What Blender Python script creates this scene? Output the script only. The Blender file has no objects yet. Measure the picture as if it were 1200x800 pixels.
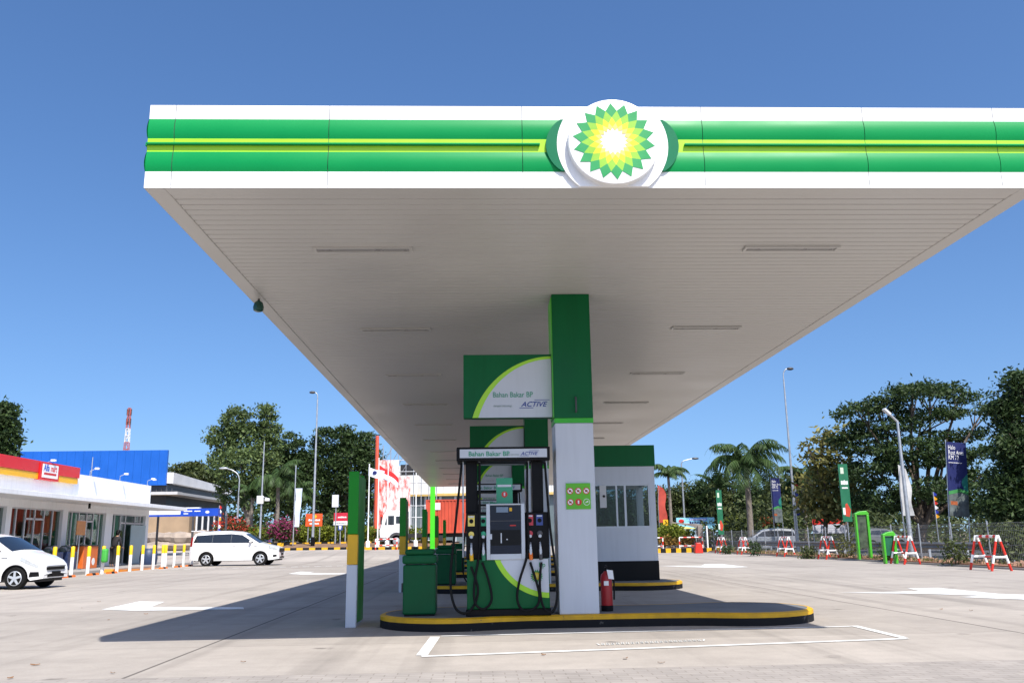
import bpy, bmesh, math, random
from math import sin, cos, pi, radians as R, sqrt, atan2
from mathutils import Vector, Matrix
random.seed(7)
S = bpy.context.scene
col = S.collection

# ------------------------------------------------------------------ camera
CH = 1.15                                   # a low, crouching viewpoint
FPX, PITCH, YAW, ROLL = 1028.139, 0.2208106, 0.0388920, 0.0150309
cp, sp, cy_, sy_, cr, sr = cos(PITCH), sin(PITCH), cos(YAW), sin(YAW), cos(ROLL), sin(ROLL)
FWD = Vector((sy_*cp, cy_*cp, sp)); rt0 = Vector((cy_, -sy_, 0)); up0 = rt0.cross(FWD)
RT = rt0*cr - up0*sr; UP = rt0*sr + up0*cr
cam = bpy.data.objects.new('camera', bpy.data.cameras.new('camera')); col.objects.link(cam)
mw = Matrix((RT, UP, -FWD)).transposed().to_4x4(); mw.translation = (0, 0, CH)
cam.matrix_world = mw
cam.data.sensor_width = 36; cam.data.lens = FPX/1200*36
cam.data.clip_start = .05; cam.data.clip_end = 6000
S.camera = cam

# ------------------------------------------------------------------ sky, sun, exposure
SUN = Vector((.30, -.711, 1.0)).normalized()          # towards the sun
EL = math.asin(SUN.z); AZ = atan2(SUN.x, SUN.y)
w = bpy.data.worlds.new('World'); S.world = w; w.use_nodes = True
nt = w.node_tree; bg = nt.nodes['Background']
sky = nt.nodes.new('ShaderNodeTexSky'); sky.sky_type = 'NISHITA'; sky.sun_disc = False
sky.sun_elevation = EL; sky.sun_rotation = AZ
sky.altitude = 0; sky.air_density = 1.0; sky.dust_density = 1.7; sky.ozone_density = 5.0
stc = nt.nodes.new('ShaderNodeTexCoord'); smp = nt.nodes.new('ShaderNodeMapping')
smp.inputs['Location'].default_value = (0, 0, .085); smp.inputs['Scale'].default_value = (1, 1, .95)   # thins the white band at the horizon
nt.links.new(stc.outputs['Generated'], smp.inputs[0]); nt.links.new(smp.outputs[0], sky.inputs[0])
hsv = nt.nodes.new('ShaderNodeHueSaturation'); hsv.inputs['Saturation'].default_value = 1.14; hsv.inputs['Hue'].default_value = .503
nt.links.new(sky.outputs[0], hsv.inputs['Color']); nt.links.new(hsv.outputs[0], bg.inputs[0]); bg.inputs[1].default_value = .145
sl = bpy.data.lights.new('sun', 'SUN'); sl.energy = 5.0; sl.angle = R(.5); sl.color = (1, .95, .88)
so = bpy.data.objects.new('sun', sl); col.objects.link(so)
so.rotation_euler = (-SUN).to_track_quat('-Z', 'Y').to_euler(); so.location = (10, -20, 40)
S.view_settings.view_transform = 'Standard'; S.view_settings.look = 'None'
S.view_settings.exposure = 0.4; S.view_settings.gamma = 1

# ------------------------------------------------------------------ picking helpers
def ray(px, py): return FWD + RT*((px-600)/FPX) + UP*((400-py)/FPX)
def G(px, py, z=0):
    v = ray(px, py); return v*((z-CH)/v.z) + Vector((0, 0, CH))
def P(px, py, Y):
    v = ray(px, py); return v*(Y/v.y) + Vector((0, 0, CH))
def atX(px, py, X):
    v = ray(px, py); return v*(X/v.x) + Vector((0, 0, CH))
def sst(a, b, x):
    t = min(1, max(0, (x-a)/(b-a))); return t*t*(3-2*t)
def gz(x, y): return .6*sst(50, 70, y)*(1-sst(4, 12, x))
def FX(px, Y, z=0):                          # x of image column px at depth Y on the ground
    p = P(px, 635, Y); return p.x

# ------------------------------------------------------------------ materials
_M = {}
def mat(name, c, rough=.55, var=.06, scale=3, metal=0, bump=0, spec=.5, coat=0, bscale=None, wear=None, streak=0):
    if name in _M: return _M[name]
    m = bpy.data.materials.new(name); m.use_nodes = True; n = m.node_tree.nodes; l = m.node_tree.links
    b = n['Principled BSDF']; tc = n.new('ShaderNodeTexCoord')
    no = n.new('ShaderNodeTexNoise'); no.inputs['Scale'].default_value = scale; no.inputs['Detail'].default_value = 6
    l.new(tc.outputs['Object'], no.inputs['Vector'])
    mr = n.new('ShaderNodeMapRange'); mr.inputs[1].default_value = .3; mr.inputs[2].default_value = .7
    mr.inputs[3].default_value = 1-var; mr.inputs[4].default_value = 1+var
    l.new(no.outputs[0], mr.inputs[0])
    vm = n.new('ShaderNodeVectorMath'); vm.operation = 'SCALE'; vm.inputs[0].default_value = c[:3]
    fac = mr.outputs[0]
    if streak:                                  # rain streaks running down the face
        mp = n.new('ShaderNodeMapping'); mp.inputs['Scale'].default_value = (5, 5, .35); l.new(tc.outputs['Object'], mp.inputs[0])
        ns = n.new('ShaderNodeTexNoise'); ns.inputs['Scale'].default_value = 2.2; ns.inputs['Detail'].default_value = 7; ns.inputs['Roughness'].default_value = .65; l.new(mp.outputs[0], ns.inputs['Vector'])
        ms = n.new('ShaderNodeMapRange'); ms.inputs[1].default_value = .48; ms.inputs[2].default_value = .75; ms.inputs[3].default_value = 1; ms.inputs[4].default_value = 1-streak; l.new(ns.outputs[0], ms.inputs[0])
        mm = n.new('ShaderNodeMath'); mm.operation = 'MULTIPLY'; l.new(fac, mm.inputs[0]); l.new(ms.outputs[0], mm.inputs[1]); fac = mm.outputs[0]
    l.new(fac, vm.inputs['Scale']); cout = vm.outputs[0]
    if wear:                                    # (colour, scale, threshold): chips and scuffs
        nw = n.new('ShaderNodeTexNoise'); nw.inputs['Scale'].default_value = wear[1]; nw.inputs['Detail'].default_value = 9; nw.inputs['Roughness'].default_value = .7; l.new(tc.outputs['Object'], nw.inputs['Vector'])
        mw_ = n.new('ShaderNodeMapRange'); mw_.inputs[1].default_value = wear[2]; mw_.inputs[2].default_value = wear[2]+.05; l.new(nw.outputs[0], mw_.inputs[0])
        mx = n.new('ShaderNodeMix'); mx.data_type = 'RGBA'; l.new(mw_.outputs[0], mx.inputs[0]); l.new(cout, mx.inputs[6]); mx.inputs[7].default_value = (*wear[0], 1); cout = mx.outputs[2]
    l.new(cout, b.inputs['Base Color'])
    r2 = n.new('ShaderNodeMapRange'); r2.inputs[1].default_value = .3; r2.inputs[2].default_value = .7
    r2.inputs[3].default_value = max(.03, rough-.07); r2.inputs[4].default_value = min(1, rough+.07)
    l.new(no.outputs[0], r2.inputs[0]); l.new(r2.outputs[0], b.inputs['Roughness'])
    b.inputs['Metallic'].default_value = metal; b.inputs['Specular IOR Level'].default_value = spec
    b.inputs['Coat Weight'].default_value = coat; b.inputs['Coat Roughness'].default_value = .05
    if bump:
        n2 = n.new('ShaderNodeTexNoise'); n2.inputs['Scale'].default_value = bscale or scale*12; n2.inputs['Detail'].default_value = 4
        l.new(tc.outputs['Object'], n2.inputs['Vector'])
        bp_ = n.new('ShaderNodeBump'); bp_.inputs['Strength'].default_value = bump; bp_.inputs['Distance'].default_value = .02
        l.new(n2.outputs[0], bp_.inputs['Height']); l.new(bp_.outputs[0], b.inputs['Normal'])
    _M[name] = m; return m
def leafmat(name, dark, light, trans=.3):
    if name in _M: return _M[name]
    m = bpy.data.materials.new(name); m.use_nodes = True; n = m.node_tree.nodes; l = m.node_tree.links
    b = n['Principled BSDF']; b.inputs['Roughness'].default_value = .55; b.inputs['Specular IOR Level'].default_value = .3
    g = n.new('ShaderNodeNewGeometry'); cr_ = n.new('ShaderNodeValToRGB')
    cr_.color_ramp.elements[0].color = (*dark, 1); cr_.color_ramp.elements[1].color = (*light, 1)
    l.new(g.outputs['Random Per Island'], cr_.inputs[0])
    l.new(cr_.outputs[0], b.inputs['Base Color'])
    t = n.new('ShaderNodeBsdfTranslucent'); l.new(cr_.outputs[0], t.inputs[0])
    mx = n.new('ShaderNodeMixShader'); mx.inputs[0].default_value = trans
    l.new(b.outputs[0], mx.inputs[1]); l.new(t.outputs[0], mx.inputs[2]); l.new(mx.outputs[0], n['Material Output'].inputs[0])
    _M[name] = m; return m
def glassmat(name, tint=(.8, .9, .88), refl=.12):
    if name in _M: return _M[name]
    m = bpy.data.materials.new(name); m.use_nodes = True; n = m.node_tree.nodes; l = m.node_tree.links
    for x in list(n):
        if x.type == 'BSDF_PRINCIPLED': n.remove(x)
    t = n.new('ShaderNodeBsdfTransparent'); t.inputs[0].default_value = (*tint, 1)
    g = n.new('ShaderNodeBsdfGlossy'); g.inputs['Roughness'].default_value = .02
    f = n.new('ShaderNodeLayerWeight'); f.inputs[0].default_value = .5
    pw = n.new('ShaderNodeMath'); pw.operation = 'POWER'; pw.inputs[1].default_value = 5; l.new(f.outputs['Facing'], pw.inputs[0])
    a = n.new('ShaderNodeMath'); a.operation = 'ADD'; a.inputs[1].default_value = .018+refl; a.use_clamp = True
    l.new(pw.outputs[0], a.inputs[0])
    mx = n.new('ShaderNodeMixShader'); l.new(a.outputs[0], mx.inputs[0]); l.new(t.outputs[0], mx.inputs[1]); l.new(g.outputs[0], mx.inputs[2])
    l.new(mx.outputs[0], n['Material Output'].inputs[0]); _M[name] = m; return m

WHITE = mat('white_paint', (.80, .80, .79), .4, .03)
FASW = mat('fascia_white', (.82, .82, .81), .35, .02, 1, streak=.10)
GREEN = mat('brand_green', (.0, .245, .06), .42, .05, 1, spec=.2)
DKGREEN = mat('cladding_green', (.001, .108, .030), .4, .06, 1, spec=.2, streak=.12)
LIME = mat('lime', (.36, .70, .02), .35, .04)
YEL = mat('yellow_paint', (.75, .42, .01), .5, .1)
YELC = mat('yellow_kerb', (.66, .36, .005), .6, .16, 6, wear=((.10, .085, .06), 7, .62))
BLACK = mat('black_plastic', (.006, .006, .007), .45, .1, spec=.15)
BLACKP = mat('black_kerb', (.011, .011, .012), .75, .25, 5, spec=.2, wear=((.09, .085, .08), 6, .61))
RUB = mat('rubber', (.008, .008, .008), .7, .15, spec=.2)
DGREY = mat('dark_grey', (.06, .06, .065), .5, .1)
GREY = mat('grey_metal', (.42, .43, .45), .4, .06, 4, metal=.6)
STEEL = mat('galvanised', (.45, .47, .49), .45, .1, 5, metal=.7)
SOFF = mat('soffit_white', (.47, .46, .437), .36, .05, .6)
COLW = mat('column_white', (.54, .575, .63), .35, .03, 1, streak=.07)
RED = mat('red_paint', (.55, .02, .015), .45, .1)
CONC = mat('island_concrete', (.16, .165, .17), .8, .2, 2, bump=.15, wear=((.08, .08, .08), 2.5, .62))
BLUE = mat('blue_cladding', (.005, .10, .46), .4, .08, .5, streak=.15)
NAVY = mat('navy', (.006, .012, .11), .45, .06)
ORANGE = mat('orange_paint', (.75, .16, .01), .5, .1)
SILVER = mat('silver_plastic', (.5, .53, .57), .35, .04, metal=.3)
DARK = mat('dark_void', (.015, .016, .018), .6, .2)
BARK = mat('bark', (.10, .075, .055), .9, .35, 6, bump=.6)
PBARK = mat('palm_bark', (.20, .17, .14), .9, .25, 6, bump=.5)
GLASS = glassmat('window_glass', (.60, .66, .66), .0)
DGLASS = mat('car_glass', (.012, .016, .022), .06, .05, spec=.8)
CARW = mat('car_white', (.80, .80, .80), .25, .015, 1, coat=.6)
CARS = mat('car_silver', (.34, .36, .39), .32, .03, 1, metal=.4, coat=.5)
CARB = mat('car_blue', (.08, .14, .28), .28, .03, 1, coat=.5)
MARK = mat('road_paint', (.74, .74, .71), .65, .12, 3, bump=.2, wear=((.42, .39, .35), 9, .60))
SKIN = mat('skin', (.32, .18, .11), .6, .05)

# ------------------------------------------------------------------ mesh builder
class MB:
    def __init__(s): s.v = []; s.f = []; s.mi = []
    def face(s, pts, m=0):
        b = len(s.v); s.v += [tuple(p) for p in pts]; s.f.append(tuple(range(b, b+len(pts)))); s.mi.append(m)
    def box(s, x0, x1, y0, y1, z0, z1, m=0):
        b = len(s.v)
        s.v += [(x, y, z) for z in (z0, z1) for y in (y0, y1) for x in (x0, x1)]
        for f in ((0, 2, 3, 1), (4, 5, 7, 6), (0, 1, 5, 4), (2, 6, 7, 3), (0, 4, 6, 2), (1, 3, 7, 5)):
            s.f.append(tuple(b+i for i in f)); s.mi.append(m)
        return s
    def prism(s, poly, axis, d0, d1, m=0, side=None):
        b = len(s.v); n = len(poly)
        def pt(u, v, d): return {'y': (u, d, v), 'x': (d, u, v), 'z': (u, v, d)}[axis]
        s.v += [pt(u, v, d0) for u, v in poly]+[pt(u, v, d1) for u, v in poly]
        s.f.append(tuple(range(b, b+n))); s.mi.append(m)
        s.f.append(tuple(range(b+2*n-1, b+n-1, -1))); s.mi.append(m)
        for i in range(n):
            j = (i+1) % n; s.f.append((b+i, b+n+i, b+n+j, b+j)); s.mi.append(m if side is None else side)
        return s
    def tube(s, pts, r, n=8, m=0, caps=True):
        pts = [Vector(p) for p in pts]; k = len(pts)
        rs = r if isinstance(r, (list, tuple)) else [r]*k
        b = len(s.v); prev = None
        for i, p in enumerate(pts):
            t = (pts[min(i+1, k-1)]-pts[max(i-1, 0)]).normalized()
            if prev is None:
                a = Vector((0, 0, 1)) if abs(t.z) < .9 else Vector((1, 0, 0)); u = t.cross(a).normalized()
            else:
                u = (prev - t*prev.dot(t))
                u = u.normalized() if u.length > 1e-6 else t.orthogonal().normalized()
            prev = u; v = t.cross(u)
            for j in range(n):
                a = 2*pi*j/n; s.v.append(tuple(p+(u*cos(a)+v*sin(a))*rs[i]))
        for i in range(k-1):
            for j in range(n):
                j2 = (j+1) % n
                s.f.append((b+i*n+j, b+i*n+j2, b+(i+1)*n+j2, b+(i+1)*n+j)); s.mi.append(m)
        if caps:
            s.f.append(tuple(b+j for j in reversed(range(n)))); s.mi.append(m)
            s.f.append(tuple(b+(k-1)*n+j for j in range(n))); s.mi.append(m)
        return s
    def lathe(s, prof, c=(0, 0, 0), n=24, m=0, axis='z'):
        b = len(s.v); c = Vector(c); k = len(prof)
        for r, h in prof:
            for j in range(n):
                a = 2*pi*j/n
                q = (r*cos(a), r*sin(a), h) if axis == 'z' else (r*cos(a), h, r*sin(a)) if axis == 'y' else (h, r*cos(a), r*sin(a))
                s.v.append(tuple(c+Vector(q)))
        for i in range(k-1):
            for j in range(n):
                j2 = (j+1) % n
                s.f.append((b+i*n+j, b+i*n+j2, b+(i+1)*n+j2, b+(i+1)*n+j)); s.mi.append(m)
        s.f.append(tuple(b+j for j in reversed(range(n)))); s.mi.append(m)
        s.f.append(tuple(b+(k-1)*n+j for j in range(n))); s.mi.append(m)
        return s
    def ball(s, c, r, n=10, m=0):
        rx, ry, rz = (r, r, r) if not isinstance(r, (tuple, list)) else r
        b = len(s.v); k = max(4, n//2+1)
        for i in range(k+1):
            t = pi*i/k
            for j in range(n):
                a = 2*pi*j/n
                s.v.append((c[0]+rx*sin(t)*cos(a), c[1]+ry*sin(t)*sin(a), c[2]+rz*cos(t)))
        for i in range(k):
            for j in range(n):
                j2 = (j+1) % n; s.f.append((b+i*n+j, b+(i+1)*n+j, b+(i+1)*n+j2, b+i*n+j2)); s.mi.append(m)
        return s
    def grid(s, rows, m=0):
        b = len(s.v); nr = len(rows); nc = len(rows[0])
        for r_ in rows: s.v += [tuple(p) for p in r_]
        for i in range(nr-1):
            for j in range(nc-1):
                s.f.append((b+i*nc+j, b+i*nc+j+1, b+(i+1)*nc+j+1, b+(i+1)*nc+j)); s.mi.append(m)
        return s
    def build(s, name, mats, parent=None, smooth=None, bevel=0, loc=None, rz=0, recalc=True):
        if not isinstance(mats, (list, tuple)): mats = [mats]
        me = bpy.data.meshes.new(name); me.from_pydata(s.v, [], s.f)
        for m in mats: me.materials.append(m)
        me.polygons.foreach_set('material_index', s.mi)
        if recalc:
            bm = bmesh.new(); bm.from_mesh(me)
            if smooth is not None: bmesh.ops.remove_doubles(bm, verts=bm.verts, dist=1e-5)
            bmesh.ops.recalc_face_normals(bm, faces=bm.faces); bm.to_mesh(me); bm.free()
        if smooth is not None:
            me.shade_smooth(); me.set_sharp_from_angle(angle=R(smooth))
        o = bpy.data.objects.new(name, me); col.objects.link(o)
        if parent: o.parent = parent
        if loc is not None: o.location = loc
        o.rotation_euler.z = rz
        if bevel:
            bv = o.modifiers.new('bevel', 'BEVEL'); bv.width = bevel; bv.segments = 2; bv.limit_method = 'ANGLE'; bv.angle_limit = R(40)
        return o
def tag(o, label, cat, group=None):
    o['label'] = label; o['category'] = cat
    if group: o['group'] = group
    return o
def thing(name, label, cat, loc=(0, 0, 0), rz=0, group=None):
    o = bpy.data.objects.new(name, None); o.empty_display_size = .2; col.objects.link(o)
    o.location = loc; o.rotation_euler.z = rz
    return tag(o, label, cat, group)
def struct(o): o['kind'] = 'structure'; return o
def stuff(o, label=None):
    o['kind'] = 'stuff'
    return o
KIDS = {}
def dup(root, loc, rz=None, label=None, scale=None):
    c = root.copy(); col.objects.link(c); c.location = loc
    if rz is not None: c.rotation_euler.z = rz
    if label: c['label'] = label
    if scale: c.scale = (scale,)*3
    def rec(src, dst):
        for ch in [x for x in bpy.data.objects if x.parent is src]:
            k = ch.copy(); col.objects.link(k); k.parent = dst; rec(ch, k)
    rec(root, c); return c
FONT = {}
def txt(s, size, parent, pos, m, face='y', name='lettering', align='LEFT', shear=0, ext=.002, bold=0, sx=1):
    cu = bpy.data.curves.new('t', 'FONT'); cu.body = s; cu.size = size; cu.align_x = align; cu.shear = shear
    cu.extrude = ext; cu.offset = bold; cu.resolution_u = 3
    o = bpy.data.objects.new('t', cu); col.objects.link(o)
    dg = bpy.context.evaluated_depsgraph_get(); dg.update()
    me = bpy.data.meshes.new_from_object(o.evaluated_get(dg)); me.name = name
    bpy.data.objects.remove(o); bpy.data.curves.remove(cu)
    for v in me.vertices: v.co = Vector((v.co.x*sx, -v.co.z, v.co.y))
    me.materials.clear(); me.materials.append(m)
    k = bpy.data.objects.new(name, me); col.objects.link(k); k.parent = parent; k.location = pos
    return k
def smooth_path(pts, n=8):
    pts = [Vector(p) for p in pts]; out = []
    for i in range(len(pts)-1):
        p0 = pts[max(i-1, 0)]; p1 = pts[i]; p2 = pts[i+1]; p3 = pts[min(i+2, len(pts)-1)]
        for k in range(n):
            t = k/n
            out.append(.5*((2*p1)+(p2-p0)*t+(2*p0-5*p1+4*p2-p3)*t*t+(3*p1-p0-3*p2+p3)*t**3))
    out.append(pts[-1]); return out

# ================================================================== SETTING
def ground_mat():
    m = bpy.data.materials.new('concrete_ground'); m.use_nodes = True; n = m.node_tree.nodes; l = m.node_tree.links
    b = n['Principled BSDF']; tc = n.new('ShaderNodeTexCoord'); b.inputs['Specular IOR Level'].default_value = .3
    def noise(sc, det=6, rough=.6, vec=None):
        x = n.new('ShaderNodeTexNoise'); x.inputs['Scale'].default_value = sc; x.inputs['Detail'].default_value = det
        x.inputs['Roughness'].default_value = rough; l.new(vec or tc.outputs['Object'], x.inputs['Vector']); return x.outputs[0]
    def mr(v, a, bb, c, d):
        x = n.new('ShaderNodeMapRange'); x.inputs[1].default_value = a; x.inputs[2].default_value = bb
        x.inputs[3].default_value = c; x.inputs[4].default_value = d; l.new(v, x.inputs[0]); return x.outputs[0]
    def mul(a, bb):
        x = n.new('ShaderNodeMath'); x.operation = 'MULTIPLY'; l.new(a, x.inputs[0]); l.new(bb, x.inputs[1]); return x.outputs[0]
    mp = n.new('ShaderNodeMapping'); mp.inputs['Scale'].default_value = (.12, 1.2, 1); l.new(tc.outputs['Object'], mp.inputs[0])
    mp2 = n.new('ShaderNodeMapping'); mp2.inputs['Scale'].default_value = (.9, .12, 1); l.new(tc.outputs['Object'], mp2.inputs[0])
    v = mul(mr(noise(.35), .3, .7, .86, 1.10), mr(noise(3.2, 8, .7), .3, .75, .90, 1.08))
    v = mul(v, mr(noise(1.0, 5, .6, mp.outputs[0]), .35, .7, .93, 1.05))
    v = mul(v, mr(noise(.8, 5, .6, mp2.outputs[0]), .55, .75, 1.0, .84))
    v = mul(v, mr(noise(40, 3), .3, .7, .95, 1.04))
    sep = n.new('ShaderNodeSeparateXYZ'); l.new(tc.outputs['Object'], sep.inputs[0])
    def joint(out, x0, per, wid, dark):
        a = n.new('ShaderNodeMath'); a.operation = 'SUBTRACT'; l.new(out, a.inputs[0]); a.inputs[1].default_value = x0-per/2
        f = n.new('ShaderNodeMath'); f.operation = 'FLOORED_MODULO'; l.new(a.outputs[0], f.inputs[0]); f.inputs[1].default_value = per
        s_ = n.new('ShaderNodeMath'); s_.operation = 'SUBTRACT'; l.new(f.outputs[0], s_.inputs[0]); s_.inputs[1].default_value = per/2
        ab = n.new('ShaderNodeMath'); ab.operation = 'ABSOLUTE'; l.new(s_.outputs[0], ab.inputs[0])
        return mr(ab.outputs[0], wid*.5, wid, dark, 1)
    xl = G(163, 787).x; xr = G(1000, 707).x
    v = mul(v, joint(sep.outputs[0], xl, xr-xl, .022, .32))
    v = mul(v, joint(sep.outputs[1], 4.6, 6.0, .014, .72))
    def cell(out, x0, per):
        a = n.new('ShaderNodeMath'); a.operation = 'SUBTRACT'; l.new(out, a.inputs[0]); a.inputs[1].default_value = x0
        d = n.new('ShaderNodeMath'); d.operation = 'DIVIDE'; l.new(a.outputs[0], d.inputs[0]); d.inputs[1].default_value = per
        f = n.new('ShaderNodeMath'); f.operation = 'FLOOR'; l.new(d.outputs[0], f.inputs[0]); return f.outputs[0]
    cb_ = n.new('ShaderNodeCombineXYZ'); l.new(cell(sep.outputs[0], xl, xr-xl), cb_.inputs[0]); l.new(cell(sep.outputs[1], 4.6, 6.0), cb_.inputs[1])
    wn = n.new('ShaderNodeTexWhiteNoise'); wn.noise_dimensions = '2D'; l.new(cb_.outputs[0], wn.inputs['Vector']); v = mul(v, mr(wn.outputs[0], 0, 1, .90, 1.06))
    vo = n.new('ShaderNodeTexVoronoi'); vo.inputs['Scale'].default_value = .9; l.new(tc.outputs['Object'], vo.inputs['Vector'])      # oil drips
    dn = n.new('ShaderNodeMath'); dn.operation = 'ADD'; l.new(vo.outputs['Distance'], dn.inputs[0]); l.new(mr(noise(9, 4), .3, .7, -.06, .06), dn.inputs[1])
    v = mul(v, mr(dn.outputs[0], .03, .10, .55, 1.0))
    mp3 = n.new('ShaderNodeMapping'); mp3.inputs['Scale'].default_value = (2.2, .06, 1); mp3.inputs['Rotation'].default_value = (0, 0, .05); l.new(tc.outputs['Object'], mp3.inputs[0])
    v = mul(v, mr(noise(.7, 4, .55, mp3.outputs[0]), .54, .72, 1.0, .74))                                        # tyre tracks down the lanes
    mp4 = n.new('ShaderNodeMapping'); mp4.inputs['Rotation'].default_value = (0, 0, .9); mp4.inputs['Scale'].default_value = (2.0, .10, 1); l.new(tc.outputs['Object'], mp4.inputs[0])
    v = mul(v, mr(noise(.6, 4, .55, mp4.outputs[0]), .62, .76, 1.0, .84))
    cx = n.new('ShaderNodeVectorMath'); cx.operation = 'SCALE'; cx.inputs[0].default_value = (.40, .359, .314)
    l.new(v, cx.inputs['Scale']); l.new(cx.outputs[0], b.inputs['Base Color']); b.inputs['Roughness'].default_value = .85
    bp_ = n.new('ShaderNodeBump'); bp_.inputs['Strength'].default_value = .25; bp_.inputs['Distance'].default_value = .01
    l.new(noise(60, 4), bp_.inputs['Height']); l.new(bp_.outputs[0], b.inputs['Normal']); return m
def paver_mat():
    m = bpy.data.materials.new('brick_paving'); m.use_nodes = True; n = m.node_tree.nodes; l = m.node_tree.links
    b = n['Principled BSDF']; tc = n.new('ShaderNodeTexCoord')
    br = n.new('ShaderNodeTexBrick'); br.inputs['Scale'].default_value = 1; br.offset = .5
    br.inputs['Brick Width'].default_value = .21; br.inputs['Row Height'].default_value = .105; br.inputs['Mortar Size'].default_value = .006
    br.inputs['Color1'].default_value = (.36, .325, .29, 1); br.inputs['Color2'].default_value = (.31, .28, .25, 1); br.inputs['Mortar'].default_value = (.25, .22, .19, 1)
    l.new(tc.outputs['Object'], br.inputs['Vector'])
    no = n.new('ShaderNodeTexNoise'); no.inputs['Scale'].default_value = 2; no.inputs['Detail'].default_value = 8; l.new(tc.outputs['Object'], no.inputs['Vector'])
    mr = n.new('ShaderNodeMapRange'); mr.inputs[1].default_value = .3; mr.inputs[2].default_value = .7; mr.inputs[3].default_value = .85; mr.inputs[4].default_value = 1.12
    l.new(no.outputs[0], mr.inputs[0]); vm = n.new('ShaderNodeVectorMath'); vm.operation = 'SCALE'
    l.new(br.outputs[0], vm.inputs[0]); l.new(mr.outputs[0], vm.inputs['Scale']); l.new(vm.outputs[0], b.inputs['Base Color'])
    b.inputs['Roughness'].default_value = .9
    bp_ = n.new('ShaderNodeBump'); bp_.inputs['Strength'].default_value = .3; bp_.inputs['Distance'].default_value = .01; bp_.invert = True
    l.new(br.outputs['Fac'], bp_.inputs['Height']); l.new(bp_.outputs[0], b.inputs['Normal']); return m
def sheet(name, m, x0, x1, y0, y1, dz=0, step=2.0):
    mb = MB(); nx = max(1, int((x1-x0)/step)); ny = max(1, int((y1-y0)/step))
    mb.grid([[(x0+(x1-x0)*i/nx, y0+(y1-y0)*j/ny, gz(x0+(x1-x0)*i/nx, y0+(y1-y0)*j/ny)+dz) for i in range(nx+1)] for j in range(ny+1)])
    return struct(mb.build(name, m, recalc=False))
EARTH = mat('dry_earth', (.16, .12, .075), .95, .3, .25, bump=.3)
def ring_sheet():
    xs = [-3000, -600, -150]+[-64+2*i for i in range(41)]+[17.9]+[30, 60, 150, 600, 3000]
    ys = [-3000, -600, -100, -20, 0, 20, 40]+[48+2*i for i in range(13)]+[90, 150, 600, 3000]
    mb = MB(); mb.grid([[(x, y, gz(x, y)-.03 if -64 < x < 18 and -40 < y < 120 else gz(x, y)-.03) for x in xs] for y in ys])
    return struct(mb.build('ground', EARTH, recalc=False))
ring_sheet()
sheet('forecourt', ground_mat(), -64, 16.4, 8.3, 110, 0, 1.0)
sheet('paving', paver_mat(), -64, 30, -30, 8.3, .001, 4.0)
ASPH = mat('asphalt', (.07, .07, .072), .9, .2, .5, bump=.3)
sheet('road', ASPH, 19.5, 34, -30, 170, .0, 6)
struct(MB().box(16.4, 17.6, -20, 66, -.1, .10).build('verge', mat('soil', (.24, .12, .07), .95, .35, 1.2, bump=.8, bscale=9)))
struct(MB().box(16.28, 16.4, -20, 66, -.1, .06).build('kerb', mat('kerb_concrete', (.33, .31, .28), .85, .15, 2)))

def painted(name, poly, dz=.006):
    mb = MB(); mb.face([(p.x, p.y, gz(p.x, p.y)+dz+(.012 if p.y > 44 else 0)) for p in poly]); return struct(mb.build(name, MARK, recalc=False))
def pline(name, a, b, wd):
    d = (b-a).normalized(); q = Vector((-d.y, d.x, 0))*wd/2; return painted(name, [a-q, b-q, b+q, a+q])
# bay box in front of the island
B = [Vector((-.60, 9.38, 0)), Vector((4.74, 10.08, 0)), Vector((4.76, 11.55, 0)), Vector((-.55, 11.20, 0))]
pline('bay_marking', B[0], B[1], .10); pline('bay_marking', B[3]+Vector((.07, .06, 0)), B[2]+Vector((-.07, -.06, 0)), .08)
pline('bay_marking', B[0]+Vector((0, .07, 0)), B[3], .12); pline('bay_marking', B[1]+Vector((0, .07, 0)), B[2], .10)
# worn zig-zag strip in the bay
mb = MB(); a = G(700, 755); b = G(824, 750)
for i in range(44):
    t = (i+.15)/44; p = a.lerp(b, t); q = a.lerp(b, t+.013); k = .05 if i % 2 else -.05
    mb.face([(p.x, p.y-.07, .007), (p.x+.020, p.y-.07, .007), (q.x+.020+k*.5, q.y+.07, .007), (q.x+k*.5, q.y+.07, .007)])
struct(mb.build('bay_marking', MARK, recalc=False))
# lane arrows (px outlines picked from the ground)
painted('lane_arrow', [G(119, 714), G(163, 704.5), G(193, 705), G(177, 711), G(285, 711.3), G(286, 713.5), G(160, 715.5)])
painted('lane_arrow', [G(982, 694.2), G(1080, 692.6), G(1063, 689), G(1100, 688.6), G(1170, 695.6), G(1212, 697), G(1205, 702.5), G(1125, 699.5), G(1150, 697.8), G(1085, 695.6)])
painted('lane_arrow', [G(770, 662.7), G(822, 662.6), G(826, 660.6), G(845, 660.6), G(877, 664), G(850, 665), G(820, 664.4)])
painted('lane_arrow', [G(338, 672), G(352, 669.5), G(368, 669.8), G(360, 671.2), G(405, 671.4), G(405, 672.6), G(355, 673)])
def GG(px, py):
    z = 0
    for _ in range(30): p = G(px, py, z); z = .5*z+.5*gz(p.x, p.y)
    return p
pts = [GG(186, 667.5), GG(408, 662.5)]
for i in range(16):
    a = pts[0].lerp(pts[1], i/16); b = pts[0].lerp(pts[1], (i+.55)/16); pline('lane_marking', a, b, .28)

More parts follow.
